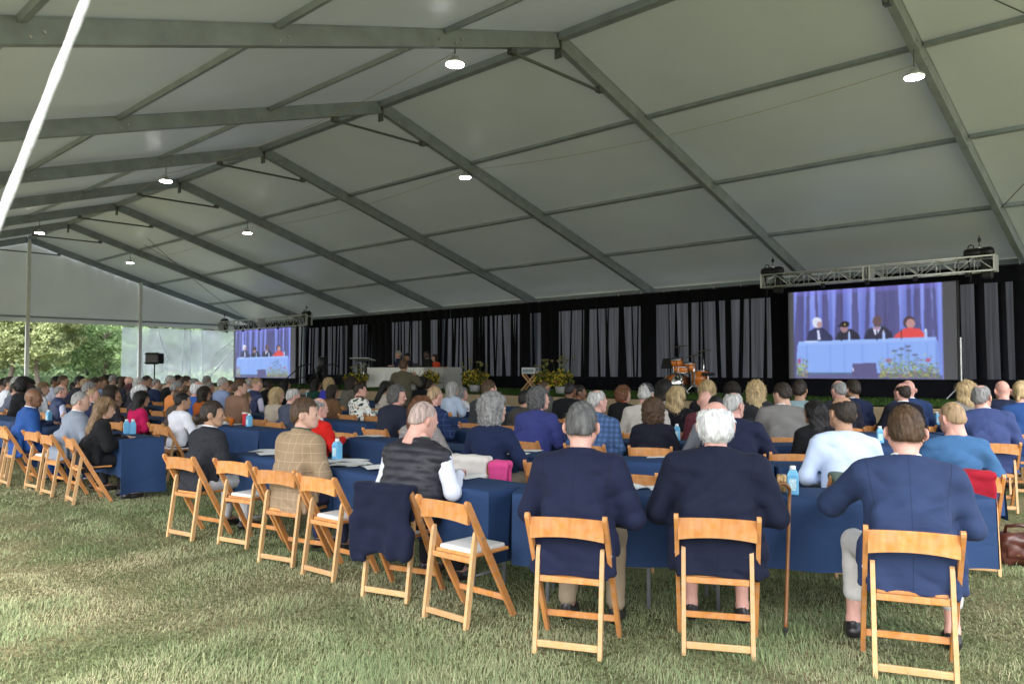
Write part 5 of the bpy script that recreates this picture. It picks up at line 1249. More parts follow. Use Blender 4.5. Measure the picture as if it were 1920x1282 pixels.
# ---- drum kit
M_DRUM = mat('orange_drum_lacquer', (.78, .22, .03), rough=.18, var=.2, scale=3, spec=.6); M_SKIN = mat('drum_skin', (.7, .7, .68), rough=.5); M_CYM = mat('bronze', (.16, .12, .07), rough=.4, metal=.7)
DK = aty(1268, 722, 18.7); dk = empty('drum_kit', (DK[0], 18.7, SZ), R(-35), 'orange lacquered drum kit with chrome stands on stage', 'drum kit'); dk.scale = (1.18, 1.18, 1.18)
def drum(name, c, r, L, axis, hoop=True):
    ax = Vector(axis).normalized(); rot = np.array(ax.to_track_quat('Z', 'Y').to_matrix())
    q = MB(); q.lathe([(r, -L / 2), (r, L / 2)], c, 28, rot); o = q.build(name, M_DRUM, dk, True)
    for f in o.data.polygons:
        if len(f.vertices) > 4: f.use_smooth = False
    for s in (-1, 1):
        cc = np.array(c) + rot @ np.array((0, 0, s * L / 2)); q = MB(); q.lathe([(r + .008, -.012), (r + .012, 0), (r + .008, .012)], cc, 28, rot); q.build('hoop', M_CHROME, o, True)
        q = MB(); q.lathe([(r - .004, s * .004), (r - .004, s * .006)], cc, 28, rot); q.build('drum_head', M_BLACK if (name == 'bass_drum' and s > 0) else M_SKIN, o)
    for k in range(6):
        a = k * math.pi / 3; p0 = np.array(c) + rot @ np.array(((r + .012) * math.cos(a), (r + .012) * math.sin(a), -L / 2)); p1 = np.array(c) + rot @ np.array(((r + .012) * math.cos(a), (r + .012) * math.sin(a), L / 2)); q = MB(); q.tube([p0, p1], .006, 5); q.build('tension_rod', M_CHROME, o)
drum('bass_drum', (0, 0, .24), .22, .46, (-1, 0, 0)); drum('tom_drum', (.02, .02, .72), .14, .20, (.15, -.25, 1)); drum('tom_drum', (.12, .28, .62), .14, .20, (.1, -.2, 1)); drum('snare_drum', (.46, -.08, .56), .16, .13, (.05, .05, 1)); drum('floor_tom', (.38, .42, .36), .19, .36, (0, 0, 1))
def tripod(x, y, hgt, nm):
    q = MB(); q.tube([(x, y, .18), (x, y, hgt)], .013, 8); o = q.build(nm, M_CHROME, dk, True)
    for k in range(3): a = k * 2.09 + .4; q = MB(); q.tube([(x, y, .26), (x + .22 * math.cos(a), y + .22 * math.sin(a), .012)], .011, 6); q.build('foot', M_CHROME, o, True)
    return o
for (x, y, hgt, r) in ((-.28, .22, 1.12, .21), (.74, .10, .88, .19), (.30, .55, 1.0, .2)):
    o = tripod(x, y, hgt, 'cymbal_stand'); q = MB(); q.lathe([(.012, .02), (.05, .012), (r, -.004), (r, -.008), (.02, .0)], (x, y, hgt), 24, np.array(Matrix.Rotation(R(9), 3, 'X'))); q.build('cymbal', M_CYM, dk, True)
tripod(.46, -.08, .48, 'snare_stand')
for s_ in (-1, 1): q = MB(); q.tube([(-.1, s_ * .2, .2), (-.22, s_ * .32, .01)], .011, 6); q.build('spur', M_CHROME, dk, True)
th_ = empty('drum_stool', (DK[0] + .95, 18.75, SZ), 0, 'round black drum stool right of the orange drums', 'stool')
q = MB(); q.lathe([(.15, .50), (.17, .52), (.17, .57), (.15, .59)], n=20); q.build('seat', M_BLACK, th_, True); q = MB(); q.tube([(0, 0, .15), (0, 0, .5)], .02, 8); q.build('post', M_CHROME, th_)
for k in range(3): a = k * 2.09; q = MB(); q.tube([(0, 0, .25), (.25 * math.cos(a), .25 * math.sin(a), .01)], .012, 6); q.build('leg', M_CHROME, th_)
ms = empty('music_stand', (DK[0] - .42, 18.95, SZ), R(-20), 'black music stand left of the drum kit', 'music stand')
q = MB(); q.tube([(0, 0, .02), (0, 0, .74)], .012, 6); q.build('post', M_BLACKM, ms); q = MB(); q.box((0, -.02, .84), (.46, .012, .30), rot=np.array(Matrix.Rotation(R(-15), 3, 'X'))); q.build('desk', M_BLACK, ms)
for k in range(3): a = k * 2.09; q = MB(); q.tube([(0, 0, .2), (.2 * math.cos(a), .2 * math.sin(a), .01)], .009, 6); q.build('leg', M_BLACKM, ms)
# ---- flower arrangements
M_STEM = mat('plant_green', (.06, .11, .025), rough=.7, var=.3, trans=.2); M_YEL = mat('yellow_blossom', (.62, .48, .03), rough=.7, var=.3, scale=20); M_UMB = mat('dry_umbel', (.22, .20, .07), rough=.8, var=.3); M_ORG = mat('orange_blossom', (.5, .16, .03), rough=.7, var=.3); M_POT = mat('grey_pot', (.3, .3, .3), rough=.6)
def plant(px, Y, w_, hgt, seed, label, umbels=True):
    rg = random.Random(seed); X = aty(px, 720, Y)[0]; t = empty('flower_arrangement', (X, Y, SZ), rg.uniform(0, 6), label, 'plant', 'flower arrangements along the stage')
    q = MB(); q.lathe([(.10, 0), (.14, .02), (.17, .2), (.16, .21)], n=16); q.build('pot', M_POT, t, True)
    q = MB(); qy = MB(); qo = MB()
    for k in range(170):
        a = rg.uniform(0, 6.28); r = rg.random() ** .6 * w_ / 2; h0 = hgt * rg.uniform(.15, .62) * (1 - .25 * r / (w_ / 2)); p = np.array((math.cos(a) * r, math.sin(a) * r, .15 + h0))
        for z in range(4):
            d = np.array([rg.gauss(0, 1) for _ in range(3)]); d /= np.linalg.norm(d); e = np.cross(d, (rg.gauss(0, 1), rg.gauss(0, 1), 1)); e /= np.linalg.norm(e); s = rg.uniform(.03, .06); c = p + d * .05
            tgt = q if rg.random() < .6 else (qy if rg.random() < .8 else qo); tgt.add([c - d * s, c + e * s * .45, c + d * s, c - e * s * .45], [(0, 1, 2, 3)])
    for k in range(9):
        a = rg.uniform(0, 6.28); r = rg.random() * w_ * .35; hh = hgt * rg.uniform(.7, 1.0); tip = (math.cos(a) * r * 1.5, math.sin(a) * r * 1.5, .15 + hh); q.tube([(0, 0, .18), (math.cos(a) * r, math.sin(a) * r, .15 + hh * .6), tip], .006, 4)
        if umbels:
            u = MB(); u.lathe([(.005, -.05), (.05, .0), (.06, .01), (.03, .025)], tip, 9); u.build('umbel', M_UMB, t)
    for b, mm, nm_ in ((q, M_STEM, 'foliage'), (qy, M_YEL, 'yellow_blossoms'), (qo, M_ORG, 'orange_blossoms')):
        if b.n: o = b.build(nm_, mm, t); o['kind'] = 'stuff'
plant(890, 16.2, .85, .85, 1, 'yellow and green flowers on stage right of the panel table'); plant(1022, 16.4, .55, .85, 2, 'yellow flowers with tall dry umbels beside the crossed stand'); plant(1052, 16.5, .7, .9, 3, 'second yellow arrangement with tall umbels, right of the crossed stand'); plant(668, 16.4, .9, .7, 4, 'dark green flower arrangement in front of the lectern'); plant(775, 16.3, .5, .55, 5, 'small yellow-green plant in front of the panel table', False); plant(806, 16.3, .6, .8, 6, 'green leafy plant at the right end of the panel table', False)
# ================================================================= FRONT ROW, placed by chair feet
NAVY = (.014, .020, .058); BLK = (.012, .012, .014); CHAR = (.035, .036, .042); WHT = (.78, .80, .84); BLUE = (.035, .065, .20); GRY = (.22, .22, .225)
def seat(feet_a, feet_b):
    """rear feet (photo pixels) -> middle of the feet on the ground and the turn of the chair"""
    a = atz(*feet_a, 0); b = atz(*feet_b, 0); m = (a + b) / 2; return m, math.atan2(b[1] - a[1], b[0] - a[0])
def sit(feet, rz, who, chair_label, dy=.235, **kw):
    chair(feet, rz, chair_label)
    h = np.array((feet[0], feet[1])) + dy * np.array((-math.sin(rz), math.cos(rz)))
    return person((h[0], h[1], 0), rz + kw.pop('turn', 0.0), who, hero=True, **kw)
f, a = seat((313, 1005), (362, 1015)); sit(f, R(10), "person in a charcoal tweed jacket, leftmost in the nearer front row", "folding chair under the charcoal tweed jacket", hstyle='bun', hcol='dark', fem=True, top=('jacket', (.030, .032, .038), 'tweed'), trouser=(.65, .65, .66), yaw=-.75, nod=.08, lean=.12, arms='lap', broad=.90, skin='tan', collar=WHT, scale=.955)
f, a = seat((407, 1020), (465, 1030)); chair(f, R(12), "empty folding chair between the charcoal tweed and the tan tweed jackets")
f, a = seat((480, 1052), (555, 1065)); sit(f, R(14), "person in a tan windowpane tweed jacket looking right", "folding chair under the tan tweed jacket", hstyle='short', hcol='brown', top=('blazer', (.30, .215, .135), 'pane'), trouser=(.04, .045, .09), yaw=-.85, lean=.06, arms=('lap', 'lap'), broad=1.02, skin='fair', collar=(.03, .08, .055), scale=1.0, turn=-.12)
f, a = seat((566, 1075), (627, 1092)); chair(f, R(4), "empty folding chair right beside the tan tweed jacket")
f, a = seat((673, 1120), (770, 1128)); sit(f, R(16), "person in a black quilted vest over a white shirt, bent forward", 'folding chair with the navy coat hung over its back', hstyle='buzz', hcol='pinkgrey', skin='pink', top=('vest', (.018, .018, .026), 'puffer'), sleeve=(.72, .74, .84), trouser=BLK, lean=.28, nod=.35, yaw=-.25, arms='table', broad=1.34, belly=.10, collar=(.02, .075, .05), scale=1.02, turn=-.15)
VF, VA = f, R(16)
f, a = seat((795, 1155), (875, 1182)); chair(f, R(2), "empty folding chair turned sideways beside the quilted vest")
f, a = seat((1003, 1222), (1125, 1238)); sit(f, R(25), "person in a dark navy blazer nearest the middle of the picture", "folding chair under the navy blazer nearest the picture's middle", hstyle='crew', hcol='darkgrey', skin='pink', top=('blazer', (.011, .0145, .040), 'suit'), trouser=(.28, .22, .15), lean=.20, nod=.10, arms='elbow', broad=1.08, scale=1.04)
f, a = seat((1280, 1228), (1415, 1237)); sit(f, R(29), "person in the broadest, blackish navy blazer beside the wooden cane", "folding chair left of the wooden cane under the broadest blazer", hstyle='fluffy', hcol='white', skin='pink', top=('blazer', (.0085, .011, .028), 'suit'), trouser=(.0085, .011, .028), lean=.14, nod=.06, arms='elbow', broad=1.2, belly=.06, scale=1.045, trouser_short=.45)
f, a = seat((1640, 1275), (1795, 1285)); sit(f, R(22), "person in a blue blazer and pale trousers at the lower right", "folding chair at the lower right under the blue blazer", hstyle='crew', hcol='brown', skin='pink', top=('blazer', (.026, .043, .105), 'suit'), trouser=(.66, .64, .62), lean=.26, nod=.10, arms=('reach', 'table'), broad=1.13, belly=.03, collar=WHT, scale=1.04, trouser_short=.28, roll=.015, spread=.24, dy=.25)
sit((-10.22, 3.20), R(-6), "person in a black blazer at the end of the left table", "folding chair under the black blazer at the left table", hstyle='longwave', hcol='lightbrown', fem=True, skin='fair', top=('blazer', BLK, 'plain'), trouser=BLK, lean=.20, nod=.25, yaw=-.3, arms='table', broad=.95, scale=.93)
sit((-11.02, 3.18), R(2), "person in a pale grey-blue jacket left of the black blazer", "folding chair under the pale grey-blue jacket", hstyle='buzz', hcol='grey', skin='fair', top=('jacket', (.24, .27, .33), 'plain'), trouser=CHAR, lean=.20, nod=.12, yaw=-.35, arms='table', broad=1.08, belly=.03, collar=WHT, scale=.98)
chair((-11.72, 3.20), R(6), 'empty folding chair with white seat at the left table')
sit((-13.2, 3.22), R(0), "person in a navy suit beyond the bright blue suit", "folding chair under the navy suit beyond the bright blue suit", hstyle='short', hcol='darkgrey', skin='fair', top=('blazer', (.02, .032, .085), 'suit'), trouser=NAVY, lean=.24, nod=.2, yaw=-.4, arms='table', collar=WHT, scale=.98)
sit((-12.38, 3.05), R(0), "person in a bright blue suit at the left edge of the picture", "folding chair at the left edge under the bright blue suit", hstyle='bald', hcol='black', skin='brown', top=('blazer', (.018, .07, .25), 'suit'), trouser=(.018, .07, .25), lean=.10, nod=.05, yaw=-.5, arms='lap', broad=1.05, collar=WHT, scale=.985)
# coat hung over the vest man's chair
def local(feet, rz, x, y, z): return np.array((feet[0] + x * math.cos(rz) - y * math.sin(rz), feet[1] + x * math.sin(rz) + y * math.cos(rz), z))
fc = Field((-.32, -.22, .20), (.32, .22, .84), .015)
fc.rbox((0, -.045, .56), (.235, .022, .235), .02, .04); fc.rbox((0, .012, .775), (.235, .05, .022), .02, .05); fc.rbox((.02, .055, .66), (.19, .018, .12), .016, .04)
fc.rbox((-.20, -.05, .42), (.055, .028, .17), .025, .05, rotm(0, 0, .12)); fc.rbox((.17, -.05, .40), (.07, .03, .12), .025, .06, rotm(0, 0, -.3)); wrinkle(fc, .006, 3)
X_, Y_, Z_ = fc.grids(); fc.F += (.008 * np.sin(X_ * 38 + 2 * np.sin(Z_ * 6)) * np.clip((.8 - Z_) * 2, 0, 1)).astype(np.float32)
o = link('coat', np_mesh('coat', *fc.mesh()), None, (VF[0] + .0, VF[1], 0), (0, 0, VA), cloth((.010, .013, .032), 'plain')); tag(o, "navy coat draped over the chair back behind the quilted vest", 'coat')
# ================================================================= THE REST OF THE AUDIENCE
# (head x, head top y, distance, skin, hair style, hair colour, garment, colour, pattern, head turn, label, options)
P_ = 'plain'
def Q(x, y, d, sk, hs, hc, ga, co, pat, yaw, lb, **k): return (x, y, d, sk, hs, hc, ga, co, pat, yaw, lb, k)
F1 = dict(fem=True, broad=.88)
PEOPLE = [
 # left block
 Q(83, 717, 12.5, 'fair', 'short', 'lightbrown', 'shirt', (.76, .78, .84), P_, -.5, 'person in a white shirt at the second left row, head bowed', broad=1.08, nod=.2),
 Q(117, 721, 12.6, 'pink', 'bald_ring', 'grey', 'vest', (.02, .035, .10), 'puffer', -.5, 'person in a navy vest with pale sleeves, right of the white shirt', sleeve=(.62, .64, .80)),
 Q(175, 729, 11.2, 'pink', 'buzz', 'sandy', 'blazer', (.018, .026, .07), 'suit', -.6, 'person in a navy suit beyond the pale grey-blue jacket on the left', collar=WHT),
 Q(215, 738, 10.4, 'fair', 'bob', 'blonde', 'jacket', (.012, .013, .025), P_, -.2, 'person in a black jacket left of the hot pink top', **F1),
 Q(266, 734, 9.6, 'tan', 'long', 'black', 'sweater', (.55, .015, .10), P_, -.2, 'person in a hot pink top', **F1),
 Q(346, 737, 10.4, 'tan', 'crew', 'black', 'shirt', (.80, .80, .85), P_, -.4, 'person in a white shirt just behind the charcoal tweed jacket', broad=1.1),
 Q(3, 713, 18, 'fair', 'short', 'dark', 'jacket', CHAR, P_, -.5, 'person in a charcoal jacket cut by the left picture edge'),
 Q(9, 709, 24, 'tan', 'short', 'black', 'jacket', BLK, P_, -.4, 'person in black in the far row at the left edge'),
 Q(20, 705, 21, 'fair', 'short', 'dark', 'shirt', WHT, P_, -.8, 'person in a white shirt, far crowd left of the gable pole'),
 Q(34, 705, 22.5, 'fair', 'curly', 'silver', 'sweater', GRY, P_, -.4, 'person in a grey sweater, far crowd left of the gable pole', **F1),
 Q(30, 718, 16, 'fair', 'short', 'dark', 'jacket', (.12, .13, .17), P_, -.7, 'person in a slate grey jacket in the far left crowd'),
 Q(45, 709, 20, 'dark', 'afro', 'black', 'sweater', BLK, P_, -.3, 'person in a black sweater just left of the gable pole', **F1),
 Q(54, 713, 17, 'dark', 'bigcurl', 'black', 'jacket', (.03, .04, .04), P_, -.6, 'person in a dark jacket with white collar at the gable pole', collar=WHT, **F1),
 Q(63, 725, 15.0, 'fair', 'short', 'dark', 'jacket', (.05, .055, .05), P_, -.5, 'person in a dark green-grey jacket in the left crowd', ),
 Q(104, 706, 21, 'brown', 'short', 'black', 'shirt', (.40, .42, .52), P_, -.7, 'person in a pale grey-blue shirt just right of the gable pole'),
 Q(113, 706, 24.5, 'fair', 'short', 'brown', 'shirt', (.2, .2, .24), P_, -.6, 'person in a dark grey shirt, middle of three beside the gable pole'),
 Q(121, 704, 23.5, 'tan', 'short', 'brown', 'shirt', (.22, .23, .26), P_, -.6, 'person in a mid-grey shirt, rightmost of three beside the gable pole'),
 Q(140, 717, 17.5, 'tan', 'short', 'black', 'jacket', (.015, .02, .06), P_, -.3, 'person in dark navy in the left crowd behind the navy vest'),
 Q(150, 705, 22.5, 'tan', 'short', 'black', 'jacket', (.03, .03, .04), P_, -.6, 'person in a charcoal jacket against the trees above the navy vest'),
 Q(153, 712, 17, 'pink', 'bald_ring', 'brown', 'jacket', (.02, .03, .07), P_, -.6, 'person in a navy jacket left of the dusty blue shirt'),
 Q(163, 709, 19, 'pink', 'thin', 'sandy', 'jacket', (.06, .06, .08), P_, -.5, 'person in a dark slate jacket in the far left crowd'),
 Q(170, 717, 14.6, 'fair', 'short', 'grey', 'shirt', (.25, .30, .42), P_, -.5, 'person in a dusty blue shirt in the left crowd'),
 Q(178, 708, 21.5, 'tan', 'short', 'dark', 'jacket', (.03, .03, .035), P_, -.5, 'person in a black jacket left of the far pale blue shirt'),
 Q(191, 707, 17.5, 'tan', 'short', 'brown', 'shirt', (.36, .46, .70), P_, -.8, 'person in a pale blue shirt below the left window edge'),
 Q(200, 703, 24, 'brown', 'short', 'black', 'jacket', BLK, P_, -.4, "person in black, far row below the clear window's left edge"),
 Q(208, 704, 19.5, 'tan', 'bigcurl', 'dark', 'sweater', (.62, .58, .52), P_, -.5, "person in a cream sweater below the clear window's left edge", **F1),
 Q(213, 700, 27, 'fair', 'short', 'grey', 'jacket', GRY, P_, -.4, 'person in grey at the very back below the window edge'),
 Q(226, 706, 23.5, 'tan', 'short', 'black', 'shirt', (.5, .5, .52), P_, -.5, 'person in a light grey shirt left of the inner window pole'),
 Q(233, 707, 18, 'tan', 'long', 'brown', 'jacket', (.02, .02, .03), P_, -.3, 'person in a black jacket left of the inner window pole', **F1),
 Q(242, 706, 21.5, 'pink', 'bald', 'grey', 'jacket', (.03, .03, .05), P_, -.6, 'person in dark navy, far crowd left of the inner window pole'),
 Q(262, 708, 16.5, 'fair', 'thin', 'silver', 'jacket', (.03, .03, .04), P_, -.5, 'person in a dark jacket right below the inner window pole'),
 Q(277, 704, 23.5, 'tan', 'short', 'dark', 'jacket', BLK, P_, -.6, 'person in black directly below the loudspeaker'),
 Q(280, 709, 18.5, 'fair', 'short', 'brown', 'blazer', (.018, .022, .055), 'suit', -.8, 'person in a navy suit with white collar below the loudspeaker stand', collar=WHT),
 Q(292, 711, 16.5, 'fair', 'short', 'grey', 'blazer', (.025, .04, .10), 'suit', -.9, 'person in a dark blue suit with one hand at the chin', collar=WHT, arms=('chin', 'table')),
 Q(243, 719, 14, 'dark', None, 'black', 'jacket', BLK, P_, -.6, 'person in a maroon beret and black jacket', cap=('beret', 'maroon'), **F1),
 Q(264, 724, 12.4, 'fair', 'curly', 'white', 'sweater', (.05, .05, .06), P_, -.2, 'person in a dark sweater directly behind the hot pink top', **F1),
 Q(213, 723, 13.2, 'tan', 'bob', 'dark', 'sweater', (.03, .03, .035), P_, -.5, 'person in a dark sweater well left of the hot pink top', **F1),
 Q(322, 699, 18.5, 'fair', 'short', 'silver', 'sweater', BLK, P_, -.7, 'person in a black sweater sitting upright below the clear window', ),
 Q(334, 703, 22.5, 'tan', 'short', 'black', 'jacket', BLK, P_, -.5, 'person in a black jacket behind the upright black sweater'),
 Q(339, 705, 24, 'fair', 'bob', 'blonde', 'jacket', GRY, P_, -.4, 'person in a grey jacket, far row below the clear window', **F1),
 Q(348, 702, 17.8, 'tan', 'short', 'dark', 'blazer', (.015, .022, .06), 'suit', -.8, 'person in a navy suit facing right below the clear window', collar=WHT),
 Q(330, 715, 14.6, 'tan', 'short', 'grey', 'shirt', (.80, .28, .08), P_, -.5, 'person in a bright orange shirt'),
 Q(364, 710, 18.5, 'fair', 'short', 'grey', 'jacket', BLK, P_, -.5, 'person in a black jacket farther back, right of the orange shirt'),
 Q(355, 718, 15.4, 'tan', 'bald_ring', 'brown', 'jacket', (.03, .03, .045), P_, -.5, 'person in a dark navy jacket close behind the orange shirt'),
 Q(369, 715, 14.2, 'pink', 'fluffy', 'white', 'shirt', (.05, .13, .42), P_, -.4, 'person in a bright blue shirt right of the orange shirt'),
 Q(340, 729, 12.2, 'tan', 'thin', 'brown', 'jacket', (.08, .06, .05), P_, -.5, 'person in a brown jacket half hidden behind a white shirt'),
 Q(388, 705, 21, 'tan', 'short', 'grey', 'jacket', BLK, P_, -.5, 'person in black below the right end of the clear window'),
 Q(392, 716, 16, 'pink', 'thin', 'grey', 'jacket', (.03, .045, .11), P_, -.5, 'person in a dark blue jacket behind the rust orange top'),
 Q(385, 725, 12, 'tan', 'bob', 'dark', 'sweater', (.42, .10, .02), P_, -.2, 'person in a rust orange top', **F1),
 Q(421, 708, 17, 'fair', 'short', 'silver', 'shirt', (.30, .37, .58), P_, -.4, 'person in a pale blue shirt left of the far screen', broad=1.08),
 Q(433, 713, 17.4, 'tan', 'buzz', 'brown', 'sweater', (.16, .12, .09), P_, -.4, "person in a brown sweater below the far screen's left edge"),
 Q(448, 711, 12.6, 'fair', 'short', 'brown', 'sweater', (.26, .15, .10), P_, -.7, 'person in a light brown sweater left of the navy vest', broad=1.05),
 Q(457, 735, 10.9, 'fair', 'long', 'lightbrown', 'sweater', (.60, .55, .50), P_, -.2, 'person in a cream top beside the red tumbler', **F1),
 Q(470, 708, 18, 'fair', 'fluffy', 'silver', 'shirt', (.66, .64, .78), P_, -.4, 'person in a pale lilac shirt below the far screen', **F1),
 Q(481, 709, 13.4, 'pink', 'short', 'sandy', 'vest', (.02, .03, .10), 'puffer', -.9, 'person in a navy vest with pale lilac sleeves', sleeve=(.60, .56, .70), broad=1.08),
 Q(506, 712, 17.0, 'dark', 'short', 'black', 'jacket', BLK, P_, -.4, 'person in black below the right half of the far screen'),
 Q(537, 711, 15.8, 'tan', 'bob', 'black', 'jacket', BLK, P_, -.4, "person in a black jacket at the far screen's right edge", **F1),
 Q(521, 727, 12.0, 'fair', 'bob', 'blonde', 'sweater', (.45, .38, .30), P_, -.3, 'person in a beige sweater half hidden by the tan tweed', **F1),
 Q(548, 728, 11.8, 'pink', 'thin', 'silver', 'jacket', (.07, .08, .12), P_, -.4, 'person in a slate blue jacket behind the tan tweed jacket'),
 # middle
 Q(593, 711, 15, 'tan', 'bob', 'black', 'sweater', (.01, .05, .035), P_, -.3, 'person in a dark green top near the stage steps', **F1),
 Q(616, 708, 15, 'fair', 'bob', 'blonde', 'sweater', (.05, .05, .45), P_, -.2, 'person in a royal blue top near the stage steps', **F1),
 Q(624, 722, 12.6, 'tan', 'bob', 'dark', 'jacket', (.17, .09, .045), P_, -.2, 'person in a brown jacket behind the red sweater', broad=1.05, fem=True),
 Q(601, 746, 8.9, 'pink', 'bald_ring', 'grey', 'sweater', (.62, .018, .014), P_, -.3, 'person in a bright red sweater', collar=WHT, broad=1.08, belly=.03, nod=.1),
 Q(661, 706, 14.5, 'tan', 'bob', 'dark', 'jacket', (.12, .11, .09), P_, -.3, "person in a grey-brown jacket before the lectern's plants", **F1),
 Q(680, 718, 11.8, 'pink', 'short', 'dark', 'shirt', (.8, .8, .76), 'floral', -.8, 'person in a white shirt with large printed flowers', broad=.98, collar=(.04, .03, .03)),
 Q(723, 716, 13.0, 'tan', 'long', 'black', 'sweater', (.52, .46, .40), P_, -.7, 'person in a beige top leaning right before the panel table', nod=.3, **F1),
 Q(744, 724, 8.8, 'pink', 'curly', 'darkgrey', 'jacket', (.022, .026, .045), P_, -.9, 'person in a dark slate jacket left of the quilted vest', broad=1.02, nod=.1),
 Q(790, 708, 14.5, 'dark', 'afro', 'black', 'jacket', BLK, P_, -.2, 'person in a black jacket before the panel table', **F1),
 Q(807, 713, 16, 'tan', 'short', 'dark', 'jacket', CHAR, P_, -.3, "person in a charcoal jacket before the panel table's right end"),
 Q(813, 724, 9.8, 'pink', 'buzz', 'sandy', 'blazer', (.018, .030, .085), 'pane_navy', 0, 'person in a navy windowpane jacket', broad=1.12, belly=.03),
 Q(800, 745, 7.7, 'fair', 'longwave', 'auburn', 'jacket', (.30, .27, .26), 'tweed', -.1, 'person in a pale grey tweed jacket beyond the quilted vest', **F1),
 Q(853, 717, 12.8, 'fair', 'bob', 'silver', 'shirt', (.46, .54, .68), P_, -.3, 'person in a pale blue shirt near the stage flowers', **F1),
 Q(868, 727, 11.8, 'pink', 'curly', 'grey', 'sweater', (.80, .80, .84), P_, -.8, 'person in a white top near the stage flowers', **F1),
 Q(917, 711, 10.2, 'pink', 'crew', 'brown', 'jacket', (.045, .047, .055), P_, -.2, 'person in a dark grey jacket right of the white top', broad=1.08),
 Q(925, 741, 6.9, 'fair', 'bigcurl', 'grey', 'sweater', (.014, .022, .06), P_, -.5, 'person in a navy cardigan with white collar by the cream shawl', collar=WHT, fem=True, broad=.96),
 Q(1010, 727, 8.5, 'pink', 'curly', 'darkgrey', 'jacket', (.045, .055, .20), P_, -.6, 'person in a royal blue jacket', broad=1.05),
 Q(1018, 714, 13.2, 'tan', 'buzz', 'brown', 'jacket', (.10, .10, .09), P_, -.4, 'person in a grey jacket near the crossed wooden stand'),
 Q(1066, 717, 10.8, 'brown', 'buzz', 'black', 'jacket', BLK, P_, 0, 'person in a black jacket right of the royal blue jacket', broad=1.12),
 Q(1084, 722, 12.6, 'brown', 'crew', 'black', 'jacket', (.02, .025, .06), P_, -1.0, 'person in navy turned sideways beyond the black jacket'),
 Q(1112, 731, 8.0, 'pink', 'thin', 'silver', 'jacket', (.09, .16, .33), 'plaid', -.7, 'person in a blue checked jacket', broad=1.05, collar=(.04, .10, .07)),
 Q(984, 733, 10.4, 'tan', 'short', 'black', 'jacket', (.06, .055, .05), P_, -.2, 'person in a dark brown jacket left of the royal blue jacket'),
 # right block
 Q(1167, 725, 10.8, 'fair', 'curly', 'auburn', 'jacket', BLK, P_, -.7, 'person in black with a coral scarf', collar=(.55, .12, .06), **F1),
 Q(1207, 720, 9.4, 'pink', 'short', 'silver', 'jacket', (.50, .46, .41), P_, -.4, 'person in a black baseball cap and beige jacket', cap=('cap', 'capblack'), broad=1.12),
 Q(1247, 711, 12.2, 'tan', 'long', 'black', 'sweater', (.5, .5, .48), 'plaid', 0, 'person in a black and white checked top', **F1),
 Q(1268, 726, 9.4, 'fair', 'longwave', 'blonde', 'jacket', (.012, .012, .016), P_, -.2, 'person in a black top right of the checked top', **F1),
 Q(1324, 714, 11.8, 'fair', 'bob', 'blonde', 'jacket', BLK, P_, 0, 'person in black beyond the maroon jacket', **F1),
 Q(1330, 733, 9.2, 'pink', 'bald', 'grey', 'jacket', (.10, .025, .035), P_, -.4, 'person in a maroon jacket', broad=1.05),
 Q(1347, 741, 8.1, 'brown', 'buzz', 'black', 'jacket', (.20, .21, .24), P_, -.2, 'person in a light grey jacket behind the broadest navy blazer'),
 Q(1228, 750, 7.0, 'fair', 'bigcurl', 'brown', 'blazer', (.012, .013, .022), P_, 0, 'person in a black blazer at the second angled table', fem=True, broad=.95),
 Q(1385, 736, 6.6, 'pink', 'thin', 'silver', 'blazer', (.014, .018, .045), 'suit', -.7, 'person in a dark navy suit half hidden by the broadest blazer', broad=1.08),
 Q(1379, 716, 11.2, 'tan', 'bob', 'dark', 'jacket', BLK, P_, -.1, 'person in a black jacket far left of the grey suit jacket', **F1),
 Q(1423, 710, 9.8, 'fair', 'curlylong', 'blonde', 'jacket', (.03, .03, .035), P_, 0, 'person in a dark jacket just left of the grey suit jacket', **F1),
 Q(1466, 716, 8.8, 'fair', 'crew', 'dark', 'blazer', (.20, .19, .18), P_, .6, 'person in a light grey suit jacket', collar=WHT, broad=1.12),
 Q(1497, 708, 10.4, 'tan', 'short', 'dark', 'shirt', (.26, .36, .38), 'stripe', -.2, 'person in a grey-green striped shirt', broad=1.14),
 Q(1574, 711, 9.9, 'pink', 'bald_ring', 'grey', 'jacket', (.02, .02, .03), P_, .4, "person in a dark jacket below the right screen's left part"),
 Q(1593, 708, 10.9, 'tan', 'short', 'dark', 'blazer', (.014, .022, .06), 'suit', .2, "person in a navy suit below the right screen's left part", collar=WHT),
 Q(1530, 752, 6.7, 'tan', 'long', 'black', 'jacket', BLK, P_, .5, 'person in a black jacket close left of the broad pale-blue shirt', **F1),
 Q(1568, 743, 6.1, 'tan', 'bald_ring', 'dark', 'shirt', (.56, .66, .86), P_, .2, 'person in a broad pale-blue shirt beyond the wooden cane', broad=1.12, belly=.03),
 Q(1686, 718, 9.4, 'pink', 'bald_ring', 'dark', 'blazer', (.012, .012, .02), P_, .2, 'person in a black suit with white collar below the right screen', collar=WHT),
 Q(1703, 701, 10.4, 'pink', 'bald', 'grey', 'blazer', (.025, .05, .14), 'suit', 0, 'person in a blue suit below the middle of the right screen', collar=WHT, broad=1.1),
 Q(1806, 713, 9.3, 'fair', 'longwave', 'blonde', 'jacket', (.22, .22, .23), 'tweed', -.1, "person in a grey tweed jacket at the right screen's right edge", **F1),
 Q(1850, 722, 9.1, 'pink', 'thin', 'grey', 'blazer', (.040, .060, .165), 'suit', -.6, 'person in a blue suit with white collar on the far right', fix=20, collar=WHT, broad=1.12),
 Q(1797, 754, 6.4, 'pink', 'buzz', 'sandy', 'shirt', (.05, .13, .27), P_, .5, 'person in a denim blue shirt before the red jacket', fix=25, broad=1.0, nod=.15),
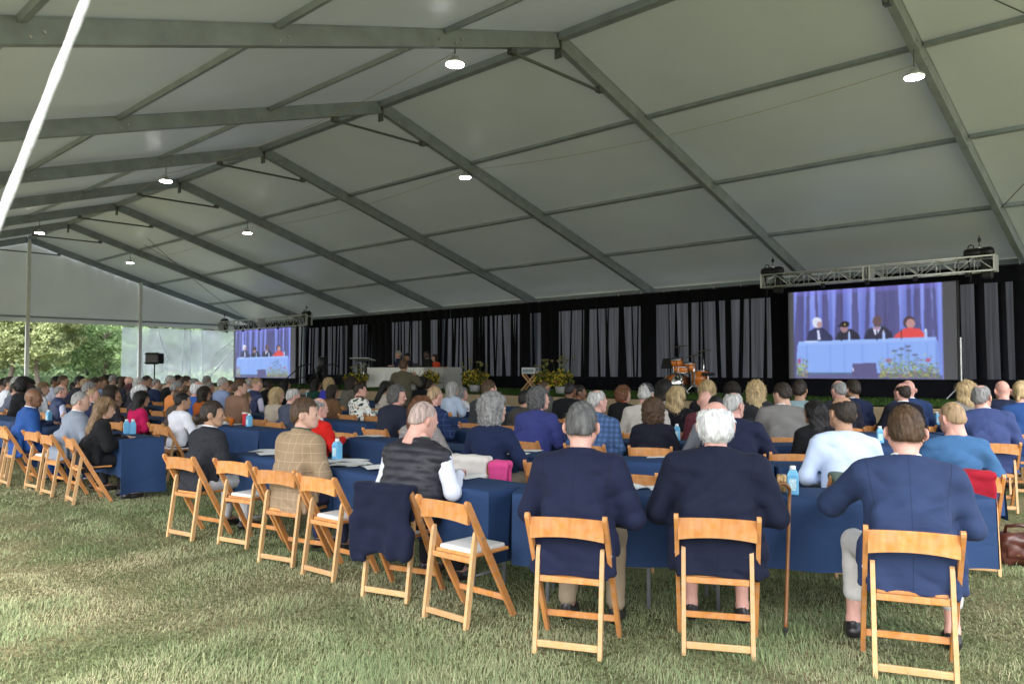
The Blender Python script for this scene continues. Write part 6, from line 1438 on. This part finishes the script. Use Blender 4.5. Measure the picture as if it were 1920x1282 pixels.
 Q(1882, 705, 11.4, 'pink', 'bald', 'grey', 'blazer', (.014, .02, .05), 'suit', .5, 'person in a navy suit near the right edge', fix=15, broad=1.08),
 Q(1914, 713, 10.2, 'fair', 'tied', 'blonde', 'jacket', (.025, .07, .22), P_, -.2, 'person in bright blue at the right edge', fix=18, **F1),
]
def facing(X):   # rows bend towards the stage centre on the right
    return R(6 + 24 * float(np.clip((X + 8.0) / 5.5, 0, 1)))
def seat_spot(px, py, d, ztarget):
    """ground spot for a seated head seen at (px,py): at a table row, weighing likely sitting height against distance d"""
    best = None; rr = ray(px, py)
    for (x, y, rz, L, dep) in TABLES:
        if y < 5.0 and not (x < -9.6 and y > 4.5): continue           # front rows are filled by hand
        ex = np.array((math.cos(rz), math.sin(rz))); ey = np.array((-ex[1], ex[0])); o_ = np.array((x, y))
        den = rr[:2] @ ey
        if abs(den) < 1e-3: continue
        k = (o_ @ ey - .36) / den           # head about 0.36 m short of the table edge
        if k < .75 * d or k > 1.5 * d: continue
        p = rr[:2] * k; s = (p - o_) @ ex
        if s < -.2 or s > L + .2: continue
        z = CAM_H + rr[2] * k; c = ((z - ztarget) / .07) ** 2 + ((k / (1.06 * d) - 1) / .18) ** 2
        if best is None or c < best[0]: best = (c, k, rz)
    return best
SPOTS = []; CHAIRPOS = {}
for (x, y, d, sk, hs, hc, ga, co, pat, yaw, lb, kw) in PEOPLE:
    kw = dict(kw); fix = kw.pop('fix', None); b = None if fix else seat_spot(x, y, d, 1.26 if kw.get('fem') else 1.31); k = d; rz = R(fix) if fix else None
    if b: k = b[1]; rz = b[2]
    p = atd(x, y, k); X, Y = p[0], p[1]; rz = (rz if rz is not None and (fix or abs(rz) > .2) else facing(X)) + random.uniform(-.07, .07)
    # do not sit in one another
    for it in range(6):
        hit = [q for q in SPOTS if (q[0] - X) ** 2 + (q[1] - Y) ** 2 < .46 ** 2]
        if not hit: break
        k *= 1.045 if (it % 2 == 0) else .93; p = atd(x, y, k); X, Y = p[0], p[1]
    SPOTS.append((X, Y))
    zt = p[2]; near = k < 9.6; kw = dict(kw); lean = kw.pop('lean', round(random.choice([.12, .18, .24]), 2))
    nod = kw.pop('nod', random.choice([0.0, .12])); arms = kw.pop('arms', random.choice(['table', 'table', 'lap', 'wide']) if near else random.choice(['table', 'lap']))
    if zt < 1.24: lean = .28
    nominal = .54 + .5 * math.cos(lean) + .175 + .128 * math.cos(nod); s = float(np.clip(zt / nominal, .88, 1.07))
    fx, fy = -math.sin(rz), math.cos(rz); off = (.5 * math.sin(lean) + .05) * s
    hx, hy = X - fx * off, Y - fy * off
    if not near: yaw = round(yaw / .35) * .35
    broad = kw.pop('broad', 1.0); belly = kw.pop('belly', .01)
    if not near: broad = round(broad / .08) * .08
    person((hx, hy, 0), rz, lb, skin=sk, hstyle=hs, hcol=hc, top=(ga, co, pat), yaw=yaw, nod=nod, lean=lean, arms=arms, broad=broad, belly=belly, hero=near, scale=s, roll=random.uniform(-.045, .045), trouser=random.choice([NAVY, BLK, CHAR, (.25, .2, .14)]), group='seated audience', **kw)
    CHAIRPOS[lb] = (hx - fx * .24, hy - fy * .24, rz)
    chair((hx - fx * .24, hy - fy * .24), rz, ' '.join(('folding chair of the ' + lb).split()[:16]), full=k < 12)
for c, rz, lb in [((648, 812), R(4), 'empty folding chair right of the bright red sweater'), ((700, 780), R(3), 'empty folding chair left of the floral shirt'), ((1178, 890), R(28), 'empty folding chair just beyond the nearest middle table'), ((1030, 868), R(25), 'empty folding chair left of the nearest angled table'), ((1488, 852), R(35), 'empty folding chair left of the pale blue shirt'), ((1700, 790), R(35), "empty folding chair beyond the head above the blue blazer")]:
    p = atz(*c, .76); chair((p[0], p[1]), rz, lb)
# standing man in front of the stage, arms raised with a camera
ps_ = atd(755, 668, 17.6); person((ps_[0], ps_[1], 0), R(32), "person standing in an olive jacket with raised arms before the panel table", skin='tan', hstyle='short', hcol='brown', top=('jacket', (.095, .085, .055), P_), trouser=CHAR, stand=True, arms='raise', lean=.04, broad=.98, hero=True, scale=ps_[2] / 1.83)
ph_ = empty('hand_camera', (ps_[0] - .14, ps_[1] + .50, ps_[2] - .20), R(32), "small black camera held up by the standing person in olive", 'camera'); q = MB(); q.box((0, 0, 0), (.14, .06, .09), bev=.012); q.build('camera_body', M_BLACK, ph_); q = MB(); q.lathe([(.035, 0), (.04, .07), (.035, .075)], (0, .03, 0), 14, np.array([[1, 0, 0], [0, 0, 1], [0, -1, 0]])); q.build('lens', M_BLACKM, ph_)
# panellists behind the white table
for px, py, kw, lb in [(748, 657, dict(hstyle='short', hcol='silver', skin='pink', top=('blazer', (.015, .02, .05), 'suit'), collar=WHT), "person in a navy jacket, leftmost at the panel table on stage"), (764, 662, dict(hstyle='thin', hcol='dark', skin='tan', cap=('cap', 'capblack'), top=('jacket', (.02, .02, .03), P_)), "person in a black cap at the panel table on stage"), (801, 657, dict(hstyle='buzz', hcol='black', skin='dark', top=('blazer', BLK, 'suit'), collar=WHT), "person in a black suit with white collar at the panel table"), (815, 665, dict(hstyle='bob', hcol='dark', skin='fair', fem=True, broad=.9, top=('sweater', (.62, .07, .03), P_)), "person in an orange-red top at the panel table on stage")]:
    p = aty(px, py, 18.05); s = float(np.clip((p[2] - SZ) / 1.35, .9, 1.06)); kw.setdefault('broad', 1.0)
    person((p[0], 18.2, SZ), math.pi - R(10), lb, lean=.2, yaw=0.0, nod=0.0, arms='table', hero=True, scale=s, **kw)
    c = chair((p[0], 18.2 + .255), math.pi - R(10), 'folding chair of the ' + lb); c.location.z = SZ
# ================================================================= SMALL THINGS ON TABLES AND GRASS
def on_table(px, py):
    """nearest table-top spot under a photo pixel"""
    p = atz(px, py, TH + .01); best = None
    for (x, y, rz, L, dep) in TABLES:
        ex = np.array((math.cos(rz), math.sin(rz))); ey = np.array((-ex[1], ex[0])); q = p[:2] - np.array((x, y)); s = float(np.clip(q @ ex, .08, L - .08)); t = float(np.clip(q @ ey, .06, dep - .06))
        w_ = np.array((x, y)) + ex * s + ey * t; d = np.linalg.norm(w_ - p[:2])
        if best is None or d < best[0]: best = (d, w_, rz)
    return best[1], best[2]
ZT = TH + .0075
M_CART = mat('sky_blue_carton', (.16, .47, .72), rough=.45, var=.08, scale=20); M_CAP = mat('white_cap', (.85, .86, .86), rough=.4, var=.03)
m = MB(); m.box((0, 0, .065), (.072, .072, .13), bev=.005); m.add([(-.036, -.036, .13), (.036, -.036, .13), (.036, .036, .13), (-.036, .036, .13), (-.022, -.022, .165), (.022, -.022, .165), (.022, .022, .165), (-.022, .022, .165)], [(0, 1, 5, 4), (1, 2, 6, 5), (2, 3, 7, 6), (3, 0, 4, 7), (4, 5, 6, 7)]); CART = m.mesh('carton')
m = MB(); m.lathe([(.020, .163), (.020, .19), (.016, .193)], n=14); CAPM = m.mesh('screw_cap', True)
m = MB(); m.box((0, -.0365, .07), (.045, .0012, .075)); m.box((0, .0365, .07), (.045, .0012, .075)); LABM = m.mesh('print_panel')
M_PRINT = mat('pale_print', (.55, .74, .86), rough=.5, var=.3, scale=90)
CARTS = [(1487, 926, 'large in view beside the wooden cane'), (681, 855, "left of the quilted vest"), (1154, 815, 'right of the blue checked jacket'), (1276, 819, "right of the second angled table's black blazer, nearer one"), (1271, 791, "right of the second angled table's black blazer, farther one"), (1303, 765, 'left of the maroon jacket'), (1597, 796, "above the broad pale-blue shirt's shoulder"), (1638, 827, "right of the broad pale-blue shirt"), (1759, 773, "left of the grey tweed jacket on the right"), (411, 790, "beside the plate behind the charcoal tweed jacket"), (467, 799, 'beside the red tumbler'), (237, 813, 'left one of the pair on the left table'), (249, 813, 'right one of the pair on the left table'), (500, 768, "left of the tan tweed jacket"), (578, 738, 'near the dark green top'), (595, 744, 'left of the royal blue top'), (98, 790, 'beside the paper cup on the left table'), (1432, 816, "by the dark navy suit behind the broadest blazer")]
for i, (px, py, lb) in enumerate(CARTS):
    w_, rz = on_table(px, py); c = empty('water_carton', (w_[0], w_[1], ZT), rz + random.uniform(-.5, .5), 'sky-blue water carton with white cap, ' + lb, 'carton', 'blue water cartons')
    link('carton', CART, c, None, None, M_CART); link('screw_cap', CAPM, c, None, None, M_CAP)
    for s_ in (0,): link('print_panel', LABM, c, None, None, M_PRINT)['kind'] = 'stuff'
def lathe_thing(name, px, py, prof, mt, label, cat, extra=None):
    w_, rz = on_table(px, py); c = empty(name, (w_[0], w_[1], ZT), rz, label, cat); q = MB(); q.lathe(prof, n=18); q.build('body', mt, c, True)
    if extra: q = MB(); q.lathe(extra[1], n=18); q.build(extra[0], extra[2], c, True)
lathe_thing('tumbler', 459, 797, [(.03, 0), (.034, .02), (.042, .17), (.042, .18)], mat('red_plastic', (.62, .03, .04), rough=.35), 'red lidded tumbler beside a water carton on the left', 'tumbler', ('lid', [(.043, .178), (.043, .192), (.03, .196)], M_CAP))
lathe_thing('paper_cup', 73, 792, [(.028, 0), (.041, .115), (.043, .12)], mat('kraft_paper', (.42, .27, .16), rough=.8), 'brown paper cup on the left table', 'cup', ('rim', [(.042, .117), (.045, .12), (.042, .123)], M_CAP))
lathe_thing('drink_can', 1466, 921, [(.027, 0), (.032, .006), (.033, .112), (.027, .12)], mat('amber_can', (.5, .3, .12), rough=.3, metal=.3, var=.5, scale=40), 'amber drink can beside the carton by the cane', 'can', ('can_lid', [(.026, .118), (.026, .121)], M_CHROME))
lathe_thing('drink_can', 397, 788, [(.027, 0), (.032, .006), (.033, .112), (.027, .12)], mat('green_can', (.20, .22, .10), rough=.3, metal=.3, var=.5, scale=40), "olive green drink can behind the charcoal tweed jacket", 'can', ('can_lid', [(.026, .118), (.026, .121)], M_CHROME))
lathe_thing('orange_cup', 434, 797, [(.028, 0), (.038, .10), (.04, .105)], mat('orange_plastic', (.7, .17, .02), rough=.4), 'orange cup left of the red tumbler', 'cup', ('rim', [(.039, .103), (.042, .105), (.039, .108)], mat('orange_rim', (.75, .2, .03), rough=.4)))
lathe_thing('plate', 420, 795, [(.05, 0), (.09, .006), (.115, .016), (.112, .018)], mat('white_plate', (.75, .73, .72), rough=.4), "white plate with crumpled napkin behind the charcoal tweed jacket", 'plate', ('napkin', [(.03, .018), (.05, .03), (.02, .05)], M_LINEN))
M_PAPER = mat('white_paper', (.80, .80, .80), rough=.8, var=.05, scale=30)
def sheet(px, py, w_, h_, a, label, name='paper', n=1, open_book=False):
    p, rz = on_table(px, py); c = empty(name, (p[0], p[1], ZT), rz + a, label, 'paper', 'papers on the tables')
    for k in range(n):
        nx = 9; xs = np.linspace(-w_ / 2, w_ / 2, nx); G = [[(x, y, .002 + .003 * k + (.012 * abs(math.sin(x / w_ * 2 * math.pi)) if open_book else .003 * math.sin(x * 20 + k))) for x in xs] for y in (-h_ / 2, 0, h_ / 2)]
        q = MB(); q.grid(np.array(G)); link('sheet', q.mesh('sheet', True), c, (.01 * k, .015 * k, 0), (0, 0, .12 * k), M_PAPER)
for a in [(890, 886, .42, .28, .1, "open white booklet right of the quilted vest", 'booklet', 1, True), (1176, 902, .24, .3, .5, "open notebook beyond the middle navy blazer's shoulder", 'notebook', 2, True), (1236, 906, .16, .2, .2, "white sheet left of the broadest blazer"), (1238, 852, .2, .12, .1, 'small white sheet on the second angled table'), (660, 862, .3, .21, .2, 'white papers left of the quilted vest', 'paper', 2), (600, 865, .28, .2, -.3, 'scattered papers right of the tan tweed jacket', 'paper', 3), (470, 842, .25, .2, .4, 'stack of papers left of the tan tweed jacket', 'paper', 3), (435, 795, .32, .21, .1, "printed sheet on the aisle table behind the charcoal tweed jacket"), (682, 816, .3, .2, .2, 'white sheets right of the red sweater', 'paper', 2), (1045, 838, .25, .2, .3, 'sheet beyond the royal blue jacket'), (1345, 852, .2, .15, .1, "small sheet just beyond the broadest blazer"), (945, 852, .3, .2, .3, "papers beside the navy cardigan", 'paper', 2), (205, 795, .25, .22, .4, 'white wrapper on the left table', 'paper', 2), (1790, 868, .3, .22, .3, "papers beyond the blue blazer at the lower right", 'paper', 2), (960, 760, .25, .2, .2, 'papers on the table near the stage', 'paper', 2)]: sheet(*a)
for i_, (X_p, lb_) in enumerate([(-7.05, 'loose white sheets at the left end of the nearer front table'), (-6.72, 'crumpled white pages left of the tan tweed jacket'), (-5.72, 'white handout just right of the tan tweed jacket'), (-5.36, 'fanned white pages between the tan tweed and the quilted vest'), (-4.98, 'white programme left of the quilted vest')]):
    c = empty('paper', (X_p, 4.0 + .05 * (i_ % 2), ZT + .002), .4 * (i_ % 3) - .3, lb_, 'paper', 'papers on the tables')
    for k in range(1 + i_ % 3):
        xs = np.linspace(-.14, .14, 9); G = [[(x, y, .002 + .004 * k + .006 * abs(math.sin(x * 14 + y * 9 + k)) * (1 + (i_ % 2))) for x in xs] for y in np.linspace(-.1, .1, 5)]
        q = MB(); q.grid(np.array(G)); link('sheet', q.mesh('sheet', True), c, (.03 * k, .02 * k, 0), (0, 0, .35 * k), M_PAPER)
# wooden cane leaning on the near table
M_CANE = mat('brown_varnished_wood', (.24, .10, .03), rough=.3, var=.25, scale=6, stretch=(1, 1, .3))
cb = atz(1473, 1190, 0); ct = aty(1481, 905, cb[1] + .42); cn = empty('walking_cane', tuple(cb), 0, "brown wooden walking cane with crook handle beside the broadest blazer", 'cane'); d = ct - cb; ex = np.array((_rt[0], _rt[1], 0))
pts = [np.array((0, 0, .01)) + d * t for t in np.linspace(0, .94, 10)]; c0 = d * .94; pts += [c0 + ex * (-.045 + .045 * math.cos(a)) + np.array((0, 0, .05 * math.sin(a))) for a in np.linspace(.25, math.pi * 1.0, 9)]
q = MB(); q.tube(pts, [.0115] * 10 + [.0125] * 9, 10); q.build('shaft', M_CANE, cn, True); q = MB(); q.lathe([(.013, 0), (.014, .04), (.0125, .045)], n=10); q.build('rubber_tip', M_BLACK, cn)
# leather bag on the grass
bl = atz(1878, 1060, 0); f_ = Field((-.26, -.2, -.01), (.26, .2, .36), .0115); f_.rbox((0, 0, .12), (.19, .10, .12), .06, .03); f_.rbox((0, -.02, .20), (.18, .085, .05), .04, .05); f_.rbox((0, -.105, .15), (.15, .012, .07), .012, .02); wrinkle(f_, .007, 4)
X_, Y_, Z_ = f_.grids(); f_.cut(.0 - Z_ + 0 * X_ + 0 * Y_)
bg = empty('leather_bag', (bl[0] + .1, bl[1] + .15, 0), R(38), 'brown leather satchel slumped on the grass at the right', 'bag'); M_LEATH = mat('brown_leather', (.075, .022, .015), rough=.38, var=.35, scale=14, bump=.3, bscale=60, dist=.004)
link('body', np_mesh('bag_body', *f_.mesh()), bg, None, None, M_LEATH)
q = MB(); q.tube([(-.12, 0, .23), (-.13, -.06, .32), (-.05, -.11, .34), (.05, -.12, .31), (.11, -.06, .23)], .014, 8); q.build('handle', M_LEATH, bg, True)
q = MB(); q.tube([(.15, .02, .22), (.24, -.02, .2), (.25, -.10, .08), (.15, -.17, .012), (-.02, -.2, .012)], .010, 6); q.build('strap', M_LEATH, bg, True)
for s_ in (-1, 1): q = MB(); q.box((s_ * .07, -.121, .12), (.03, .008, .05), bev=.003); q.build('buckle', mat('brass', (.7, .5, .2), rough=.25, metal=.9), bg)
pp = atz(1838, 1045, 0); q = MB(); q.grid(np.array([[(x, y, .03 + .01 * math.sin(x * 20)) for x in np.linspace(-.15, .15, 7)] for y in (-.1, 0, .1)])); o = q.build('paper', M_PAPER, None, True, loc=(pp[0], pp[1], .0), rot=(0, 0, .6)); tag(o, 'white sheet lying on the grass beside the satchel', 'paper')
# soft things on chair backs
def drape_thing(name, who, x, z, size, col, label, cat, pat='plain', seed=1):
    cx, cy, rz = CHAIRPOS[who]; p = (cx + x * math.cos(rz), cy + x * math.sin(rz)); f_ = Field((-.32, -.16, -.50), (.32, .16, .10), .014); w_, hh = size
    f_.rbox((0, -.05, -hh / 2), (w_ / 2, .024, hh / 2), .022, .03); f_.rbox((0, .05, -hh * .4), (w_ / 2 * .95, .022, hh * .4), .02, .03); f_.rbox((0, 0, .0), (w_ / 2, .06, .025), .022, .05); wrinkle(f_, .005, seed)
    X_, Y_, Z_ = f_.grids(); f_.F += (.006 * np.clip(-Z_ * 6, 0, 1) * np.sin(X_ * 34 + 2 * np.sin(Z_ * 8))).astype(np.float32)
    o = link(name, np_mesh(name, *f_.mesh()), None, (p[0], p[1], z), (0, 0, rz), cloth(col, pat)); tag(o, label, cat); return o
W1 = 'person in a navy cardigan with white collar by the cream shawl'; W2 = 'person in a denim blue shirt before the red jacket'; W3 = 'person in a broad pale-blue shirt beyond the wooden cane'
drape_thing('shawl', W1, -.04, .79, (.40, .30), (.70, .64, .58), "cream shawl hung on the chair back behind the navy cardigan", 'shawl', seed=2)
drape_thing('pink_jacket', W1, .27, .76, (.18, .24), (.66, .07, .24), 'bright pink folded jacket beside the cream shawl', 'jacket', seed=3)
drape_thing('red_jacket', W2, -.02, .78, (.36, .26), (.30, .012, .025), 'red jacket over the chair back behind the denim shirt', 'jacket', seed=4)
drape_thing('green_jacket', W3, 0, .78, (.44, .22), (.09, .12, .10), 'grey-green jacket over the chair of the pale blue shirt', 'jacket', seed=6)
